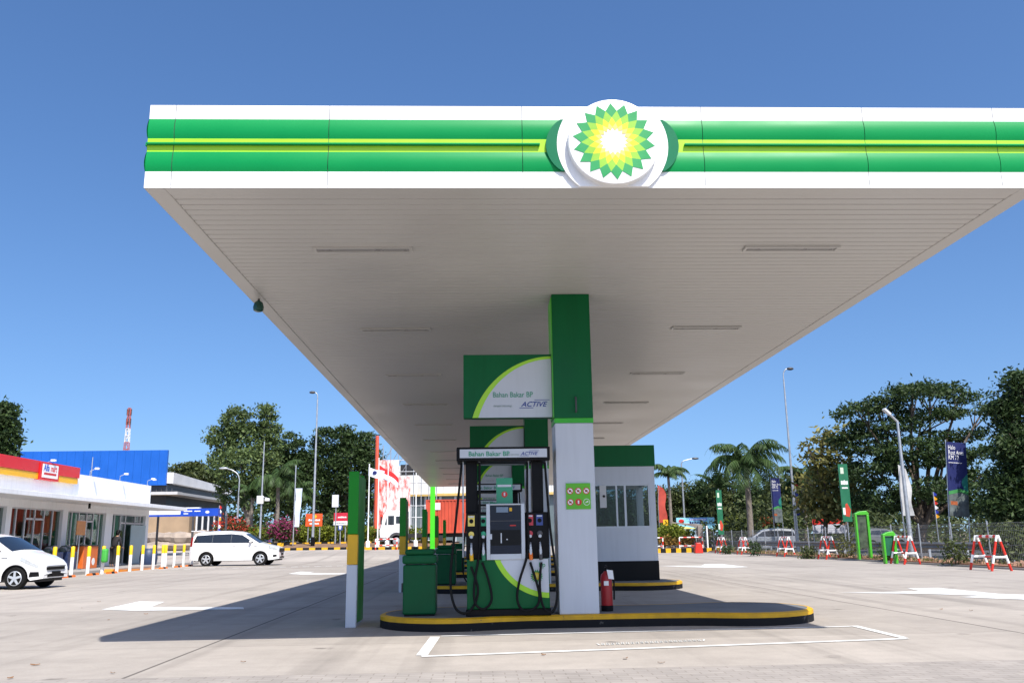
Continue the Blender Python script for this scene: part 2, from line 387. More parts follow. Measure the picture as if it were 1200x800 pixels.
# ================================================================== CANOPY
XL, XR, YF, YB, ZB, ZT = -3.26, 5.72, 8.15, 58.3, 4.54, 5.42
LX = 1.355                                        # emblem centre
can = thing('petrol_station_canopy', 'long white petrol station canopy with green striped fascia and sunburst emblem', 'canopy', (0, 0, 0))
cob = MB(); T = .12; seams = [XL, -3.0, -1.48, .45, 2.28, 3.95, 5.32, XR]
mbw = MB(); mbg = MB(); mbl = MB(); lip = MB()
BND = [(4.54, 4.71, 'w'), (4.71, 4.92, 'g'), (4.92, 5.06, 'l'), (5.06, 5.27, 'g'), (5.27, 5.42, 'w')]
def bulge(z0, z1, u, k=7, d=.018): return [(-(d*sin(pi*i/k)**.8), z0+(z1-z0)*i/k) for i in range(k+1)]
def run(side, a0, a1):
    """one fascia panel: side f/b = along x at YF/YB, l/r = along y at XL/XR"""
    g = .003
    for z0, z1, kd in BND:
        prof = bulge(z0, z1, 0) if kd == 'g' else [(0, z0), (0, z1)]
        rows = []
        for d, z in prof:
            r_ = []
            for a in (a0+g, a1-g):
                r_.append({'f': (a, YF+d, z), 'b': (a, YB-d, z), 'l': (XL+d, a, z), 'r': (XR-d, a, z)}[side])
            rows.append(r_)
        {'w': mbw, 'g': mbg, 'l': mbl}[kd].grid(rows)
for i in range(len(seams)-1): run('f', seams[i], seams[i+1])
ys = [YF+(YB-YF)*i/16 for i in range(17)]
for i in range(16): run('l', ys[i], ys[i+1]); run('r', ys[i], ys[i+1])
run('b', XL, XR)
core = MB()
core.box(XL+.004, XR-.004, YF+.004, YF+.1, ZB+.005, ZT-.002); core.box(XL+.004, XR-.004, YB-.1, YB-.004, ZB+.005, ZT-.002)
core.box(XL+.004, XL+.1, YF+.1, YB-.1, ZB+.005, ZT-.002); core.box(XR-.1, XR-.004, YF+.1, YB-.1, ZB+.005, ZT-.002)
core.box(XL+.1, XR-.1, YF+.1, YB-.1, ZB+.2, ZT-.12)
core.build('roof_deck', DGREY, can)
mbw.build('fascia_panel', FASW, can, smooth=30); mbg.build('green_band', GREEN, can, smooth=50); mbl.build('lime_band', LIME, can)
for s0, s1 in ((XL, LX-.73), (LX+.73, XR)):
    lip.box(s0, s1, YF-.04, YF+.002, 4.985, 5.005)
lip.box(XL-.02, XL+.002, YF+.003, YB, 4.985, 5.005); lip.box(XR-.002, XR+.02, YF+.003, YB, 4.985, 5.005)
lip.build('light_ledge', GREEN, can, bevel=.004)
# ribbed soffit, planks run across the canopy
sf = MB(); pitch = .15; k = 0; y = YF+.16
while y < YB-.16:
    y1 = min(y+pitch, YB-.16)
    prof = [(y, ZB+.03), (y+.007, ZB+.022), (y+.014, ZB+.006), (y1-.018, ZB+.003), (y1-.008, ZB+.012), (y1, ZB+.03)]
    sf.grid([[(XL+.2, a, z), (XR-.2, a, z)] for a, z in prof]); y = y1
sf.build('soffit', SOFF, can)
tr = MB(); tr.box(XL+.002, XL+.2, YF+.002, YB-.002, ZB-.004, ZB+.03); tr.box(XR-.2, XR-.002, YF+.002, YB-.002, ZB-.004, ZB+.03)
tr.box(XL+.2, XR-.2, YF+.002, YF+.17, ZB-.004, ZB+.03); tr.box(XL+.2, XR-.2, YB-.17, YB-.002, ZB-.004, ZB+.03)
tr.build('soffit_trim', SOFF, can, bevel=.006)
# emblem
ez = 4.985
def circ(r, n=48, a0=0, a1=2*pi): return [(LX+r*cos(a0+(a1-a0)*i/n), ez+r*sin(a0+(a1-a0)*i/n)) for i in range(n)]
pl = MB(); poly = []
for sgn in (1, -1):
    hi = ZT-ez-.03; lo = ZB-ez+.001; r = .56
    if sgn == 1:
        poly += [(LX+r*cos(a), ez+r*sin(a)) for a in [math.asin(lo/r)+(math.asin(hi/r)-math.asin(lo/r))*i/20 for i in range(21)]]
    else:
        poly += [(LX-r*cos(a), ez+r*sin(a)) for a in [math.asin(hi/r)+(math.asin(lo/r)-math.asin(hi/r))*i/20 for i in range(21)]]
pl.prism(poly, 'y', YF-.040, YF-.001)
pl.build('emblem_backing', FASW, can, smooth=40)
for sgn in (1, -1):
    inn = [(.555*cos(a), .555*sin(a)) for a in [-.52+1.04*i/16 for i in range(17)]]
    out = [(x+.115*sqrt(max(0, 1-(z/.29)**2)), z) for x, z in inn]
    pol = [(LX+sgn*x, ez+z) for x, z in inn]+[(LX+sgn*x, ez+z) for x, z in reversed(out)]
    cr2 = MB(); cr2.prism(pol, 'y', YF-.036, YF-.002); cr2.build('band_end', mat('teal_green', (0, .14, .06), .5, .05, spec=.2), can, smooth=40)
dr = MB(); dr.lathe([(.455, 0), (.455, -.065), (.45, -.08), (.435, -.085)], (LX, YF-.040, ez), 64, axis='y')
drum = dr.build('emblem_disc', FASW, can, smooth=30)
sb = MB(); N = 18; RR = [.28, .36, .47, .62, .80, 1.0]; RAD = .41; y0 = YF-.04-.085
def sp_(r, k): a = pi/2+.05+k*pi/N; return (LX+RAD*r*cos(a), ez+RAD*r*sin(a))
for row in range(1, 5):
    for j in range(N):
        kk = 2*j+(row % 2)
        q = [sp_(RR[row-1], kk), sp_(RR[row], kk-1), sp_(RR[row+1], kk), sp_(RR[row], kk+1)]
        sb.prism(q, 'y', y0-.005, y0-.0005, row-1)
sb.build('sunburst', [mat('petal_pale', (.80, .66, .12), .4), mat('petal_yellow', (.78, .52, .0), .4), mat('petal_lime', (.22, .46, .02), .4), mat('petal_green', (.0, .26, .06), .4)], drum)
# columns
COLY = [12.05+8.05*i for i in range(6)]
for i, yc in enumerate(COLY):
    x0, x1 = 1.04, 1.58
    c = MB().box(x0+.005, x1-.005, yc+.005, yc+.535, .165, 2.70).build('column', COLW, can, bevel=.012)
    if i == 0: MB().box(x0+.05, x0+.49, yc+.02, yc+.5, .165, .19).build('foot_plate', STEEL, c)
    MB().box(x0, x1, yc, yc+.54, 2.70, 2.765).build('lime_trim', mat('lime_trim', (.03, .42, .01), .4), c)
    MB().box(x0, x1, yc, yc+.54, 2.768, 4.545).build('green_cladding', DKGREEN, c, bevel=.006)
    if i == 0:
        MB().box(x0-.012, x0-.002, yc+.01, yc+.5, 2.78, 4.5).build('edge_trim', mat('edge_lime', (.06, .45, .02), .4), c)
        hb = MB(); hb.tube(smooth_path([(x0+.30, yc-.002, 3.05), (x0+.30, yc-.05, 3.04), (x0+.30, yc-.055, 2.95), (x0+.30, yc-.05, 2.86), (x0+.30, yc-.002, 2.85)], 4), .013, 8)
        hb.build('handle', DGREY, c, smooth=40)
ORD = ['first', 'second', 'third', 'fourth', 'fifth', 'sixth', 'seventh', 'eighth', 'ninth', 'tenth', 'eleventh', 'twelfth']
# recessed lights
lt0 = None
for side, x0, nl in (('left', -1.95, 12), ('right', 3.22, 6)):
    for k in range(nl):
        yl = 10.02+4.12*k
        lab = f'recessed strip light under the canopy, {ORD[k]} from the front in the {side} row'
        if lt0 is None:
            lt0 = thing('ceiling_light', lab, 'ceiling light', (x0, yl, ZB), 0, 'recessed strip lights in the canopy soffit')
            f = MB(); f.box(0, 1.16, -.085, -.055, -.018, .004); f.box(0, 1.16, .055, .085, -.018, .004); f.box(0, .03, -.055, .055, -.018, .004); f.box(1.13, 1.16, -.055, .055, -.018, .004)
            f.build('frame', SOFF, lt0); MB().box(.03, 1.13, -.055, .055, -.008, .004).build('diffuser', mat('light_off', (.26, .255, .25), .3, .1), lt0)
        else: dup(lt0, (x0, yl, ZB), 0, lab)
# horn light under left edge
fl = thing('floodlight', 'dark green shaded floodlight hanging under the left edge of the canopy', 'floodlight', (-3.13, 12.2, ZB)); fl.scale = (.8, .8, .8)
MB().tube([(0, 0, 0), (0, 0, -.06)], .02, 8).build('stem', DGREY, fl)
MB().lathe([(.03, -.04), (.075, -.08), (.095, -.16), (.085, -.22), (.05, -.24)], n=20).build('shade', mat('dark_green_glass', (.01, .06, .045), .2), fl, smooth=40)

# ================================================================== ISLANDS
def isl_outline(off):
    pts = []; rb = 1.05+off; hw = .785+off; cx0, cx1 = -.37, 3.62
    a0 = math.asin(min(1, hw/rb)*.93)
    for i in range(25):                      # right end
        a = -pi+a0 + (2*pi-2*a0)*i/24; pts.append((cx1+rb*cos(a), rb*sin(a)))
    for x in (2.7, 1.8, .9): pts.append((x, hw))
    for i in range(25):
        a = a0+(2*pi-2*a0)*i/24; pts.append((cx0+rb*cos(a), rb*sin(a)))
    for x in (.9, 1.8, 2.7): pts.append((x, -hw))
    # smooth the outline
    for _ in range(3):
        q = []
        n = len(pts)
        for i in range(n): q.append(tuple((pts[i-1][k]+2*pts[i][k]+pts[(i+1) % n][k])/4 for k in (0, 1)))
        pts = q
    return pts
def island(yc, label):
    t = thing('pump_island', label, 'pump island', (0, yc, 0), 0, 'raised kerbed pump islands under the canopy')
    o = isl_outline(0); i_ = isl_outline(-.035); ii = isl_outline(-.075); n = len(o)
    k = MB(); y_ = MB(); top = MB()
    for j in range(n):
        a, b = o[j], o[(j+1) % n]; c, d = i_[j], i_[(j+1) % n]; e, f = ii[j], ii[(j+1) % n]
        k.face([(*a, -.02), (*b, -.02), (*b, .10), (*a, .10)])
        y_.face([(*a, .10), (*b, .10), (*b, .148), (*a, .148)]); y_.face([(*a, .148), (*b, .148), (*d, .165), (*c, .165)])
        y_.face([(*c, .165), (*d, .165), (*f, .165), (*e, .165)])
    k.build('kerb_face', BLACKP, t, smooth=40); y_.build('yellow_edge', YELC, t, smooth=50)
    top.face([(x, y, .164) for x, y in ii]); top.build('slab', CONC, t, recalc=False); return t
isl = island(12.78, 'nearest pump island, grey slab with black kerb and yellow edge')
ils = ['second pump island, the one carrying the kiosk', 'third pump island back under the canopy', 'fourth pump island back under the canopy', 'fifth pump island back under the canopy', 'rearmost pump island under the canopy']
for k in range(1, 6): dup(isl, (0, 12.78+8.05*k, 0), 0, ils[k-1])

# ================================================================== FUEL DISPENSER
YD = 11.97
def DP(px, py, dy=0):
    p = P(px, py, YD); return Vector((p.x, dy, p.z-.2))
BAHAN = mat('text_green', (.02, .28, .15), .5); ACT = mat('text_navy', (.02, .05, .28), .5); TG = mat('text_grey', (.3, .38, .36), .5)
def active(parent, x, z, size, y):
    txt('ACTIVE', size, parent, (x, y, z), ACT, name='lettering', shear=.35, bold=size*.012, sx=1.05)
    mb = MB(); w_ = size*3.6
    mb.box(x-size*.25, x+w_*.48, y-.002, y-.0005, z-size*.22, z-size*.15)
    mb.box(x+w_*.52, x+w_*1.12, y-.002, y-.0005, z+size*.9, z+size*.97)
    mb.build('lettering_rule', ACT, parent)
def helios(parent, x, z, rad, y):
    mb = MB(); RR2 = [.22, .42, .70, 1.0]
    def q_(r, k): a = pi/2+k*pi/18; return (x+rad*r*cos(a), z+rad*r*sin(a))
    for j in range(18):
        mb.prism([q_(RR2[0], 2*j), q_(RR2[1], 2*j-1), q_(RR2[2], 2*j), q_(RR2[1], 2*j+1)], 'y', y-.003, y, 0)
        mb.prism([q_(RR2[1], 2*j+1), q_(RR2[2], 2*j), q_(RR2[3], 2*j+1), q_(RR2[2], 2*j+2)], 'y', y-.003, y, 1)
    mb.prism([q_(.41, k) for k in range(36)], 'y', y-.0015, y, 2)
    mb.build('emblem', [_M['petal_yellow'], _M['petal_green'], _M['petal_pale']], parent)
def dispenser(yc, label):
    t = thing('fuel_dispenser', label, 'fuel dispenser', (0, yc, .165), 0, 'fuel dispensers on the pump islands')
    D = .55
    # base cabinet
    MB().box(-.19, .93, .02, D-.02, 0, .09).build('plinth', BLACK, t, bevel=.01)
    cab = MB().box(-.175, .915, 0, D, .09, .725).build('base_cabinet', DKGREEN, t, bevel=.012)
    # white panel with lime arc on the front
    cxa, cza, ra = .93, 1.02, .80
    def arc(r, n=24):
        out = []
        for i in range(n+1):
            a = pi+ (pi/2)*i/n
            out.append((cxa+r*cos(a), cza+r*sin(a)))
        return out
    def clip(pts): return [(min(max(x, -.16), .90), min(max(z, .10), .715)) for x, z in pts]
    wa = [p for p in arc(ra*.915) if p[0] < .905 and p[1] < .72]; la = [p for p in arc(ra) if p[0] < .905 and p[1] < .72]
    white = wa+[(.905, wa[-1][1]), (.905, .72), (wa[0][0], .72)]
    lime = la+[(.905, la[-1][1]), (.905, .72), (la[0][0], .72)]
    m1 = MB().prism(lime, 'y', -.006, -.001).build('lime_arc', LIME, cab); MB().prism(white, 'y', -.009, -.002).build('white_panel', COLW, cab)
    helios(cab, .745, .50, .088, -.010)
    txt('bp', .09, cab, (.775, -.010, .615), GREEN)
    # nozzle towers
    nl = MB().box(-.185, .105, .03, D-.03, .728, 1.33).build('nozzle_panel', BLACK, t, bevel=.01)
    nr = MB().box(.615, .925, .03, D-.03, .728, 1.33).build('nozzle_panel', BLACK, t, bevel=.01)
    MB().box(.105, .615, .10, D-.10, .728, 1.33).build('electronics_box', BLACK, t)
    # masts
    for a, b in ((-.19, -.035), (.715, .865)): MB().box(a, b, .12, D-.12, 1.33, 2.03).build('mast', BLACK, t, bevel=.008)
    for x in (-.225, .0, .665, .915): MB().tube([(x, .08, .75 if x < -.2 or x > .9 else 1.33), (x, .08, 2.05)], .011, 8).build('hose_rod', SILVER, t, smooth=40)
    # header
    hd = MB().box(-.31, .955, -.06, D+.03, 2.015, 2.2).build('header', BLACK, t, bevel=.012)
    MB().box(-.265, .915, -.067, -.058, 2.055, 2.17).build('header_face', COLW, hd)
    txt('Bahan Bakar BP', .088, hd, (-.15, -.069, 2.078), BAHAN, bold=.0012); txt('dengan teknologi', .028, hd, (.34, -.069, 2.085), TG)
    active(hd, .56, 2.086, .062, -.069)
    # screen unit
    su = MB(); x0, x1, z0, z1 = .085, .60, .715, 1.445
    su.box(x0, x0+.05, -.03, .12, z0, z1); su.box(x1-.05, x1, -.03, .12, z0, z1); su.box(x0+.05, x1-.05, -.03, .12, z0, z0+.075); su.box(x0+.05, x1-.05, -.03, .12, z1-.02, z1)
    sf_ = su.build('screen_frame', SILVER, t, bevel=.006)
    MB().box(x0+.05, x1-.05, -.018, .10, z0+.075, z1-.02).build('screen', mat('screen_dark', (.010, .014, .028), .16, .1, spec=.25), sf_)
    MB().box(.22, .38, -.021, -.017, 1.33, 1.40).build('display', mat('display_blue', (.16, .22, .30), .25), sf_)
    MB().box(.395, .43, -.021, -.017, 1.345, 1.39).build('display_button', YEL, sf_); MB().box(.40, .48, -.0205, -.017, 1.15, 1.165).build('red_caption', RED, sf_)
    MB().box(x0+.06, x1-.06, -.0205, -.017, .90, 1.10).build('card_panel', mat('card_black', (.004, .004, .005), .3, spec=.2), sf_)
    MB().box(x0+.05, x1-.05, -.0195, -.017, 1.215, 1.223).build('display_rule', DGREY, sf_)
    MB().box(.12, .16, -.023, -.017, .98, 1.05).build('keypad', SILVER, sf_); MB().box(.275, .29, -.024, -.017, .93, 1.06).build('card_slot', SILVER, sf_); MB().box(.35, .37, -.023, -.017, .97, .985).build('card_slot', SILVER, sf_)
    # grade labels, buttons, nozzles
    gl = [(-.115, (.75, .60, .12), 'grade_yellow'), (.045, (.02, .33, .17), 'grade_green'), (.67, (.5, .03, .05), 'grade_red'), (.80, (.03, .06, .25), 'grade_blue')]
    for i, (x, c, nm) in enumerate(gl):
        par = nl if i < 2 else nr; m = mat(nm, c, .4)
        lb = MB().box(x-.045, x+.045, .022, .029, 1.155, 1.295).build('grade_label', m, par)
        MB().lathe([(.028, 0), (.028, -.004)], (x, .022, 1.22), 16, axis='y').build('grade_disc', BLACK, lb)
        MB().box(x-.035, x+.035, .019, .0215, 1.27, 1.288).build('grade_caption', COLW, lb)
        bt = MB().lathe([(.038, 0), (.036, -.03), (.02, -.036)], (x, .03, 1.05), 16, axis='y').build('nozzle_boot', m if i != 3 else DGREY, par, smooth=40)
        MB().lathe([(.024, 0), (.02, -.02)], (x, .0, 1.015), 14, axis='y').build('boot_ring', SILVER, bt, smooth=40)
        nz = MB(); nz.tube(smooth_path([(x, .02, .93), (x, -.03, .90), (x, -.05, .84), (x+.005, -.045, .76)], 5), [.013]*10+[.02]*6, 10)
        nz.box(x-.012, x+.012, -.085, -.07, .78, .88)
        nzz = nz.build('nozzle', SILVER, par, smooth=40)
        MB().tube([(x, -.05, .80), (x+.004, -.047, .71)], .025, 12).build('nozzle_grip', [YEL, mat('grip_green', (.02, .2, .1), .5), ORANGE, DGREY][i], nzz, smooth=40)
    hoses = [
        [(541, 538, .08), (538, 570, .03), (533, 620, -.02), (528, 675, -.06), (533, 706, -.10), (545, 714, -.12), (556, 704, -.10), (560, 685, -.08), (552, 660, -.05)],
        [(562, 538, .06), (562, 600, .01), (562, 640, -.02), (556, 680, -.09), (557, 702, -.12), (567, 709, -.12), (576, 698, -.10), (572, 675, -.07), (565, 655, -.05)],
        [(618, 538, .06), (618, 600, .01), (619, 640, -.03), (608, 678, -.09), (606, 700, -.12), (614, 711, -.13), (628, 706, -.12), (631, 690, -.10), (621, 655, -.05)],
        [(639, 538, .08), (641, 570, .03), (645, 620, -.02), (652, 675, -.06), (651, 703, -.10), (644, 713, -.12), (635, 704, -.11), (632, 680, -.09), (634, 655, -.05)]]
    for h in hoses:
        MB().tube(smooth_path([DP(x, y, d) for x, y, d in h], 6), .0165, 8).build('hose', RUB, t, smooth=60)
    # notice fixed above the screen
    nt_ = MB().box(.225, .445, .05, .065, 1.45, 1.79).build('notice_board', mat('notice_green', (.03, .28, .15), .4), t)
    MB().lathe([(.04, 0), (.04, -.003)], (.335, .049, 1.57), 20, axis='y').build('notice_symbol', RED, nt_)
    MB().box(.24, .43, .046, .0495, 1.67, 1.70).build('notice_caption', COLW, nt_); MB().box(.325, .345, .0445, .0465, 1.55, 1.595).build('notice_mark', COLW, nt_)
    return t
dsp = dispenser(YD, 'nearest black and green fuel dispenser with hoses beside the front column')
dls = ['second fuel dispenser, half hidden behind the nearest one', 'third fuel dispenser back under the canopy', 'fourth fuel dispenser back under the canopy', 'fifth fuel dispenser back under the canopy', 'rearmost fuel dispenser under the canopy']
for k in range(1, 6): dup(dsp, (0, YD+8.05*k, .165), 0, dls[k-1])

# hanging brand signs on columns
def hang_sign(yc, label):
    t = thing('hanging_sign', label, 'sign', (-.22, yc, 2.80), 0, 'sign boxes fixed to the canopy columns')
    W_, H_ = 1.255, .905
    bx = MB().box(0, W_, 0, .16, 0, H_).build('sign_box', DKGREEN, t, bevel=.006)
    cx, cz = 1.262, -.36
    def arc(rx, rz): return [(cx+rx*cos(a), cz+rz*sin(a)) for a in [pi/2+(pi/2)*i/40 for i in range(41)]]
    def clip(a):
        out = [p for p in a if p[1] > .004 and p[0] < W_-.004]
        # cut at bottom
        return out
    for nm, rx, rz, m, dy in (('lime_arc', 1.19, 1.235, LIME, .004), ('white_panel', 1.105, 1.195, COLW, .008)):
        a = clip(arc(rx, rz)); p = [(W_-.004, a[0][1])]+a+[(a[-1][0]-.004, .004), (W_-.004, .004)]
        MB().prism(p, 'y', -dy, -.0005).build(nm, m, bx)
    txt('Bahan Bakar BP', .108, bx, (.41, -.011, .29), BAHAN, sx=.83)
    txt('dengan teknologi', .042, bx, (.42, -.011, .155), TG, sx=.9); active(bx, .81, .155, .10, -.011)
    MB().box(W_-.012, W_, -.012, 0, 0, H_).build('end_trim', DGREY, bx)
    return t
hs = hang_sign(12.22, 'nearest green and white sign box on the front column')
hls = ['second sign box, partly hidden under the nearest one', 'third sign box seen through the nearest dispenser', 'fourth sign box back along the canopy columns', 'fifth sign box back along the canopy columns', 'rearmost sign box on the canopy columns']
for k in range(1, 6): dup(hs, (-.22, 12.22+8.05*k, 2.80), 0, hls[k-1])

# safety notice on the first column
nb = thing('safety_notice', 'lime green notice of six round safety symbols on the front column', 'sign', (1.04, 12.05, 0))
def CPX(px, py): p = P(px, py, 12.04); return p.x-1.04, p.z
x0, z1 = CPX(663, 566); x1, z0 = CPX(692.5, 596)
MB().box(x0, x1, -.012, -.002, z0, z1).build('board', mat('lime_board', (.10, .45, .01), .4), nb)
for r_ in range(2):
    for c_ in range(3):
        cx = x0+(x1-x0)*(c_+.5)/3; cz = z1-(z1-z0)*(.3+.43*r_); rr = (x1-x0)*.135
        kd = 'p' if (r_, c_) in ((0, 0), (0, 1), (0, 2), (1, 0)) else ('r' if c_ == 1 else 'g')
        d = MB(); d.lathe([(rr, 0), (rr, -.003)], (cx, -.012, cz), 24, axis='y', m=0)
        if kd == 'p':
            d.lathe([(rr*.78, 0), (rr*.78, -.002)], (cx, -.015, cz), 24, axis='y', m=1)
            d.box(cx-rr*.35, cx+rr*.35, -.0185, -.0172, cz-rr*.3, cz+rr*.25, 2)
            d.prism([(cx-rr*.62, cz+rr*.48), (cx-rr*.48, cz+rr*.62), (cx+rr*.62, cz-rr*.48), (cx+rr*.48, cz-rr*.62)], 'y', -.020, -.0187, 0)
        elif kd == 'r': d.box(cx-rr*.22, cx+rr*.22, -.0165, -.0155, cz-rr*.5, cz+rr*.5, 1)
        else:
            d.lathe([(rr*.85, 0), (rr*.85, -.002)], (cx, -.015, cz), 24, axis='y', m=2)
            d.prism([(cx-rr*.6, cz-rr*.3), (cx+rr*.6, cz), (cx+rr*.3, cz+rr*.4)], 'y', -.0185, -.0172, 1)
        d.build('safety_symbol', [RED if kd != 'g' else WHITE, WHITE, BLACK if kd == 'p' else _M['lime_board']], nb)

# fire extinguishers
def extinguisher(x, y, label):
    t = thing('fire_extinguisher', label, 'fire extinguisher', (x, y, .165), 0, 'red fire extinguishers at the column feet')
    MB().lathe([(.082, 0), (.084, .01), (.084, .075)], n=20).build('foot_ring', BLACK, t, smooth=40)
    MB().lathe([(.078, .075), (.08, .09), (.08, .44), (.07, .485), (.035, .515), (.028, .53)], n=24).build('cylinder', mat('extinguisher_red', (.36, .010, .012), .4, .1), t, smooth=40)
    MB().lathe([(.02, .53), (.024, .55), (.018, .575)], n=14).build('valve', BLACK, t, smooth=40)
    h = MB(); h.box(-.012, .012, -.10, .03, .575, .59); h.box(-.01, .01, -.09, .02, .60, .612); h.build('handle', BLACK, t)
    MB().tube(smooth_path([(.02, 0, .56), (.09, -.02, .53), (.10, -.04, .35), (.095, -.03, .15)], 5), .012, 8).build('hose', RUB, t, smooth=50)
    MB().box(-.045, .02, -.086, -.081, .34, .40).build('caption', WHITE, t)
    g = MB(); g.face([(.0, -.075, .55), (.085, -.07, .54), (.095, -.085, .42), (.02, -.092, .43)]); g.face([(.0, -.073, .55), (.085, -.068, .54), (.095, -.083, .42), (.02, -.09, .43)]); g.build('tag', WHITE, t)
    return t
ex = extinguisher(1.74, 12.5, 'nearest red fire extinguisher with white tag at the front column foot')
dup(ex, (.93, 20.7, .165), 0, 'red fire extinguisher on the second island, glimpsed beside the dispenser')

# bins
def bin_(x, y, label):
    t = thing('litter_bin', label, 'bin', (x, y, .165), 0, 'square green bins at the island ends')
    b = MB(); b.box(0, .44, 0, .44, .02, .66); b.build('body', mat('bin_green', (.002, .085, .028), .45, .12, spec=.2), t, bevel=.02)
    MB().box(-.012, .452, -.012, .452, .672, .79).build('lid', _M['bin_green'], t, bevel=.03); MB().box(.02, .42, .02, .42, 0, .025).build('foot', BLACK, t)
    MB().box(.02, .42, .0, .44, .79, .865).build('lid_hump', _M['bin_green'], t, bevel=.035)
    MB().box(-.03, -.011, .12, .3, .30, .42).build('latch', DGREY, t, bevel=.006)
    return t
bn = bin_(-1.035, 12.2, 'dark green bin at the left end of the nearest island')
for k, l in ((1, 'dark green bin on the second island behind the nearest bin'), (2, 'dark green bin on the third island')): dup(bn, (-1.035+.05*k, 12.2+8.05*k, .165), 0, l)

# marker frames left of islands
def marker(x, y, label):
    t = thing('bay_marker', label, 'marker post', (x, y, 0), 0, 'tall white, yellow and green marker posts beside the islands')
    for yy, w_ in ((0, .145), (.86, .10)):
        p = MB(); p.box(-.1, -.1+w_, yy, yy+.10, 0, .83, 0); p.box(-.1, -.1+w_, yy, yy+.10, .833, 1.24, 1); p.box(-.1, -.1+w_, yy, yy+.10, 1.243, 2.11, 2)
        p.build('post', [COLW, YEL, mat('marker_green', (.008, .25, .012), .35, .05, spec=.25)], t, bevel=.012)
    MB().box(-.02, .03, .10, .86, .04, 2.06).build('side_panel', _M['marker_green'], t, bevel=.01)
    return t
mk = marker(-1.74, 12.55, 'nearest tall white, yellow and green marker post left of the front island')
for k, l in ((1, 'second white, yellow and green marker post back from the camera'), (2, 'third marker post back, seen above the green bin'), (3, 'fourth marker post back along the islands'), (4, 'farthest marker post back along the islands')):
    dup(mk, (-1.74, 12.55+8.05*k, 0), 0, l)

# ================================================================== KIOSK
ki = thing('kiosk', 'white cashier kiosk with green top band and black plinth on the second island', 'kiosk', (2.0, 20.9, .165))
W_, D_ = 2.16, 1.7
MB().box(0, W_, 0, D_, 0, .44).build('plinth', BLACK, ki, bevel=.008)
wx0 = P(701, 590, 20.9).x-2.0; wx1 = P(762, 590, 20.9).x-2.0; wz0 = P(740, 616, 20.9).z-.2; wz1 = P(740, 565, 20.9).z-.2
wx0 = .35
def wallwin(m, y0, y1):
    m.box(.01, wx0, y0, y1, .44, 2.62); m.box(wx1, W_-.01, y0, y1, .44, 2.62); m.box(wx0, wx1, y0, y1, .44, wz0); m.box(wx0, wx1, y0, y1, wz1, 2.62)
kw = MB(); wallwin(kw, .01, .09); wallwin(kw, D_-.09, D_-.01); kw.box(.01, .09, .09, D_-.09, .44, 2.62)
kw.box(W_-.09, W_-.01, .09, D_-.09, .44, wz0); kw.box(W_-.09, W_-.01, .09, D_-.09, wz1, 2.62); kw.box(.09, W_-.09, .09, D_-.09, 2.5, 2.62)
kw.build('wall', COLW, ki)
MB().box(-.015, W_+.015, -.015, D_+.015, 2.62, 3.12).build('green_band', DKGREEN, ki, bevel=.01)
for y0 in (0.02, D_-.08):
    f = MB(); e = .035
    f.box(wx0, wx1, y0, y0+.06, wz0, wz0+e); f.box(wx0, wx1, y0, y0+.06, wz1-e, wz1); f.box(wx0, wx0+e, y0, y0+.06, wz0+e, wz1-e); f.box(wx1-e, wx1, y0, y0+.06, wz0+e, wz1-e)
    xm = P(733, 590, 20.9).x-2.0
    if y0 < .1: f.box(xm-.025, xm+.025, y0, y0+.05, wz0+e, wz1-e); f.box(xm-.22, xm-.18, y0+.01, y0+.05, wz0+e, wz1-e)
    wf = f.build('window', SILVER, ki)
    MB().box(wx0+.02, wx1-.02, y0+.028, y0+.034, wz0+.02, wz1-.02).build('pane', GLASS, wf)
pb = MB().box(.82-.0, .98, -.05, .01, wz1-.55, wz1-.03).build('wall_box', mat('pale_grey', (.6, .6, .6), .4), ki, bevel=.01)
MB().lathe([(.03, 0), (.03, -.006)], (.92, -.05, wz1-.28), 14, axis='y').build('lock', BLACK, pb)
exec_later = []

# ================================================================== LEFT: SHOP
SX = -18.5; Y0 = 18.0; YE = atX(172, 640, SX).y; SL = YE-Y0
shop = thing('convenience_store', 'white single storey convenience store with glass front and flat awning', 'shop', (SX, Y0, 0), R(90))
def sx(px): return atX(px, 640, SX).y-Y0
WALL = mat('shop_wall', (.84, .85, .86), .6, .05, .5, streak=.12)
MB().box(0, SL, 0, 14, 0, .14).build('floor_slab', mat('floor_grey', (.3, .3, .3), .8), shop)
m = MB(); m.box(0, SL, 0, .25, 2.68, 4.35); m.box(0, SL, 13.7, 14, .14, 4.35); m.box(0, .25, .25, 13.7, .14, 4.35); m.box(SL-.25, SL, .25, 13.7, .14, 4.35); m.box(.25, SL-.25, .25, 13.7, 3.95, 4.1)
m.build('wall', WALL, shop)
MB().box(-.2, SL+1.2, -1.7, -.003, 2.98, 3.16).build('awning', WALL, shop, bevel=.01)
MB().box(0, sx(33), -.12, -.003, 3.2, 3.32).build('ledge', WHITE, shop)
for a, b in ((3, 9), (70, 76), (121, 129), (168, 171.7)): MB().box(sx(a), sx(b), -.02, .24, .14, 2.68).build('pillar', WALL, shop, bevel=.01)
ALU = mat('aluminium', (.55, .57, .6), .4, .05, metal=.4)
SGL = glassmat('shop_glass', (.74, .80, .78), .0)
def glazing(a, b, verts, door=None):
    f = MB(); xa, xb = sx(a), sx(b)
    f.box(xa, xb, .10, .16, .14, .2); f.box(xa, xb, .10, .16, 2.62, 2.68)
    for v in verts: f.box(sx(v)-.04, sx(v)+.04, .09, .17, .2, 2.62)
    if door: f.box(sx(door[0]), sx(door[1]), .09, .17, 2.2, 2.28)
    fr = f.build('shopfront', ALU, shop); MB().box(xa, xb, .125, .135, .2, 2.62).build('pane', SGL, fr)
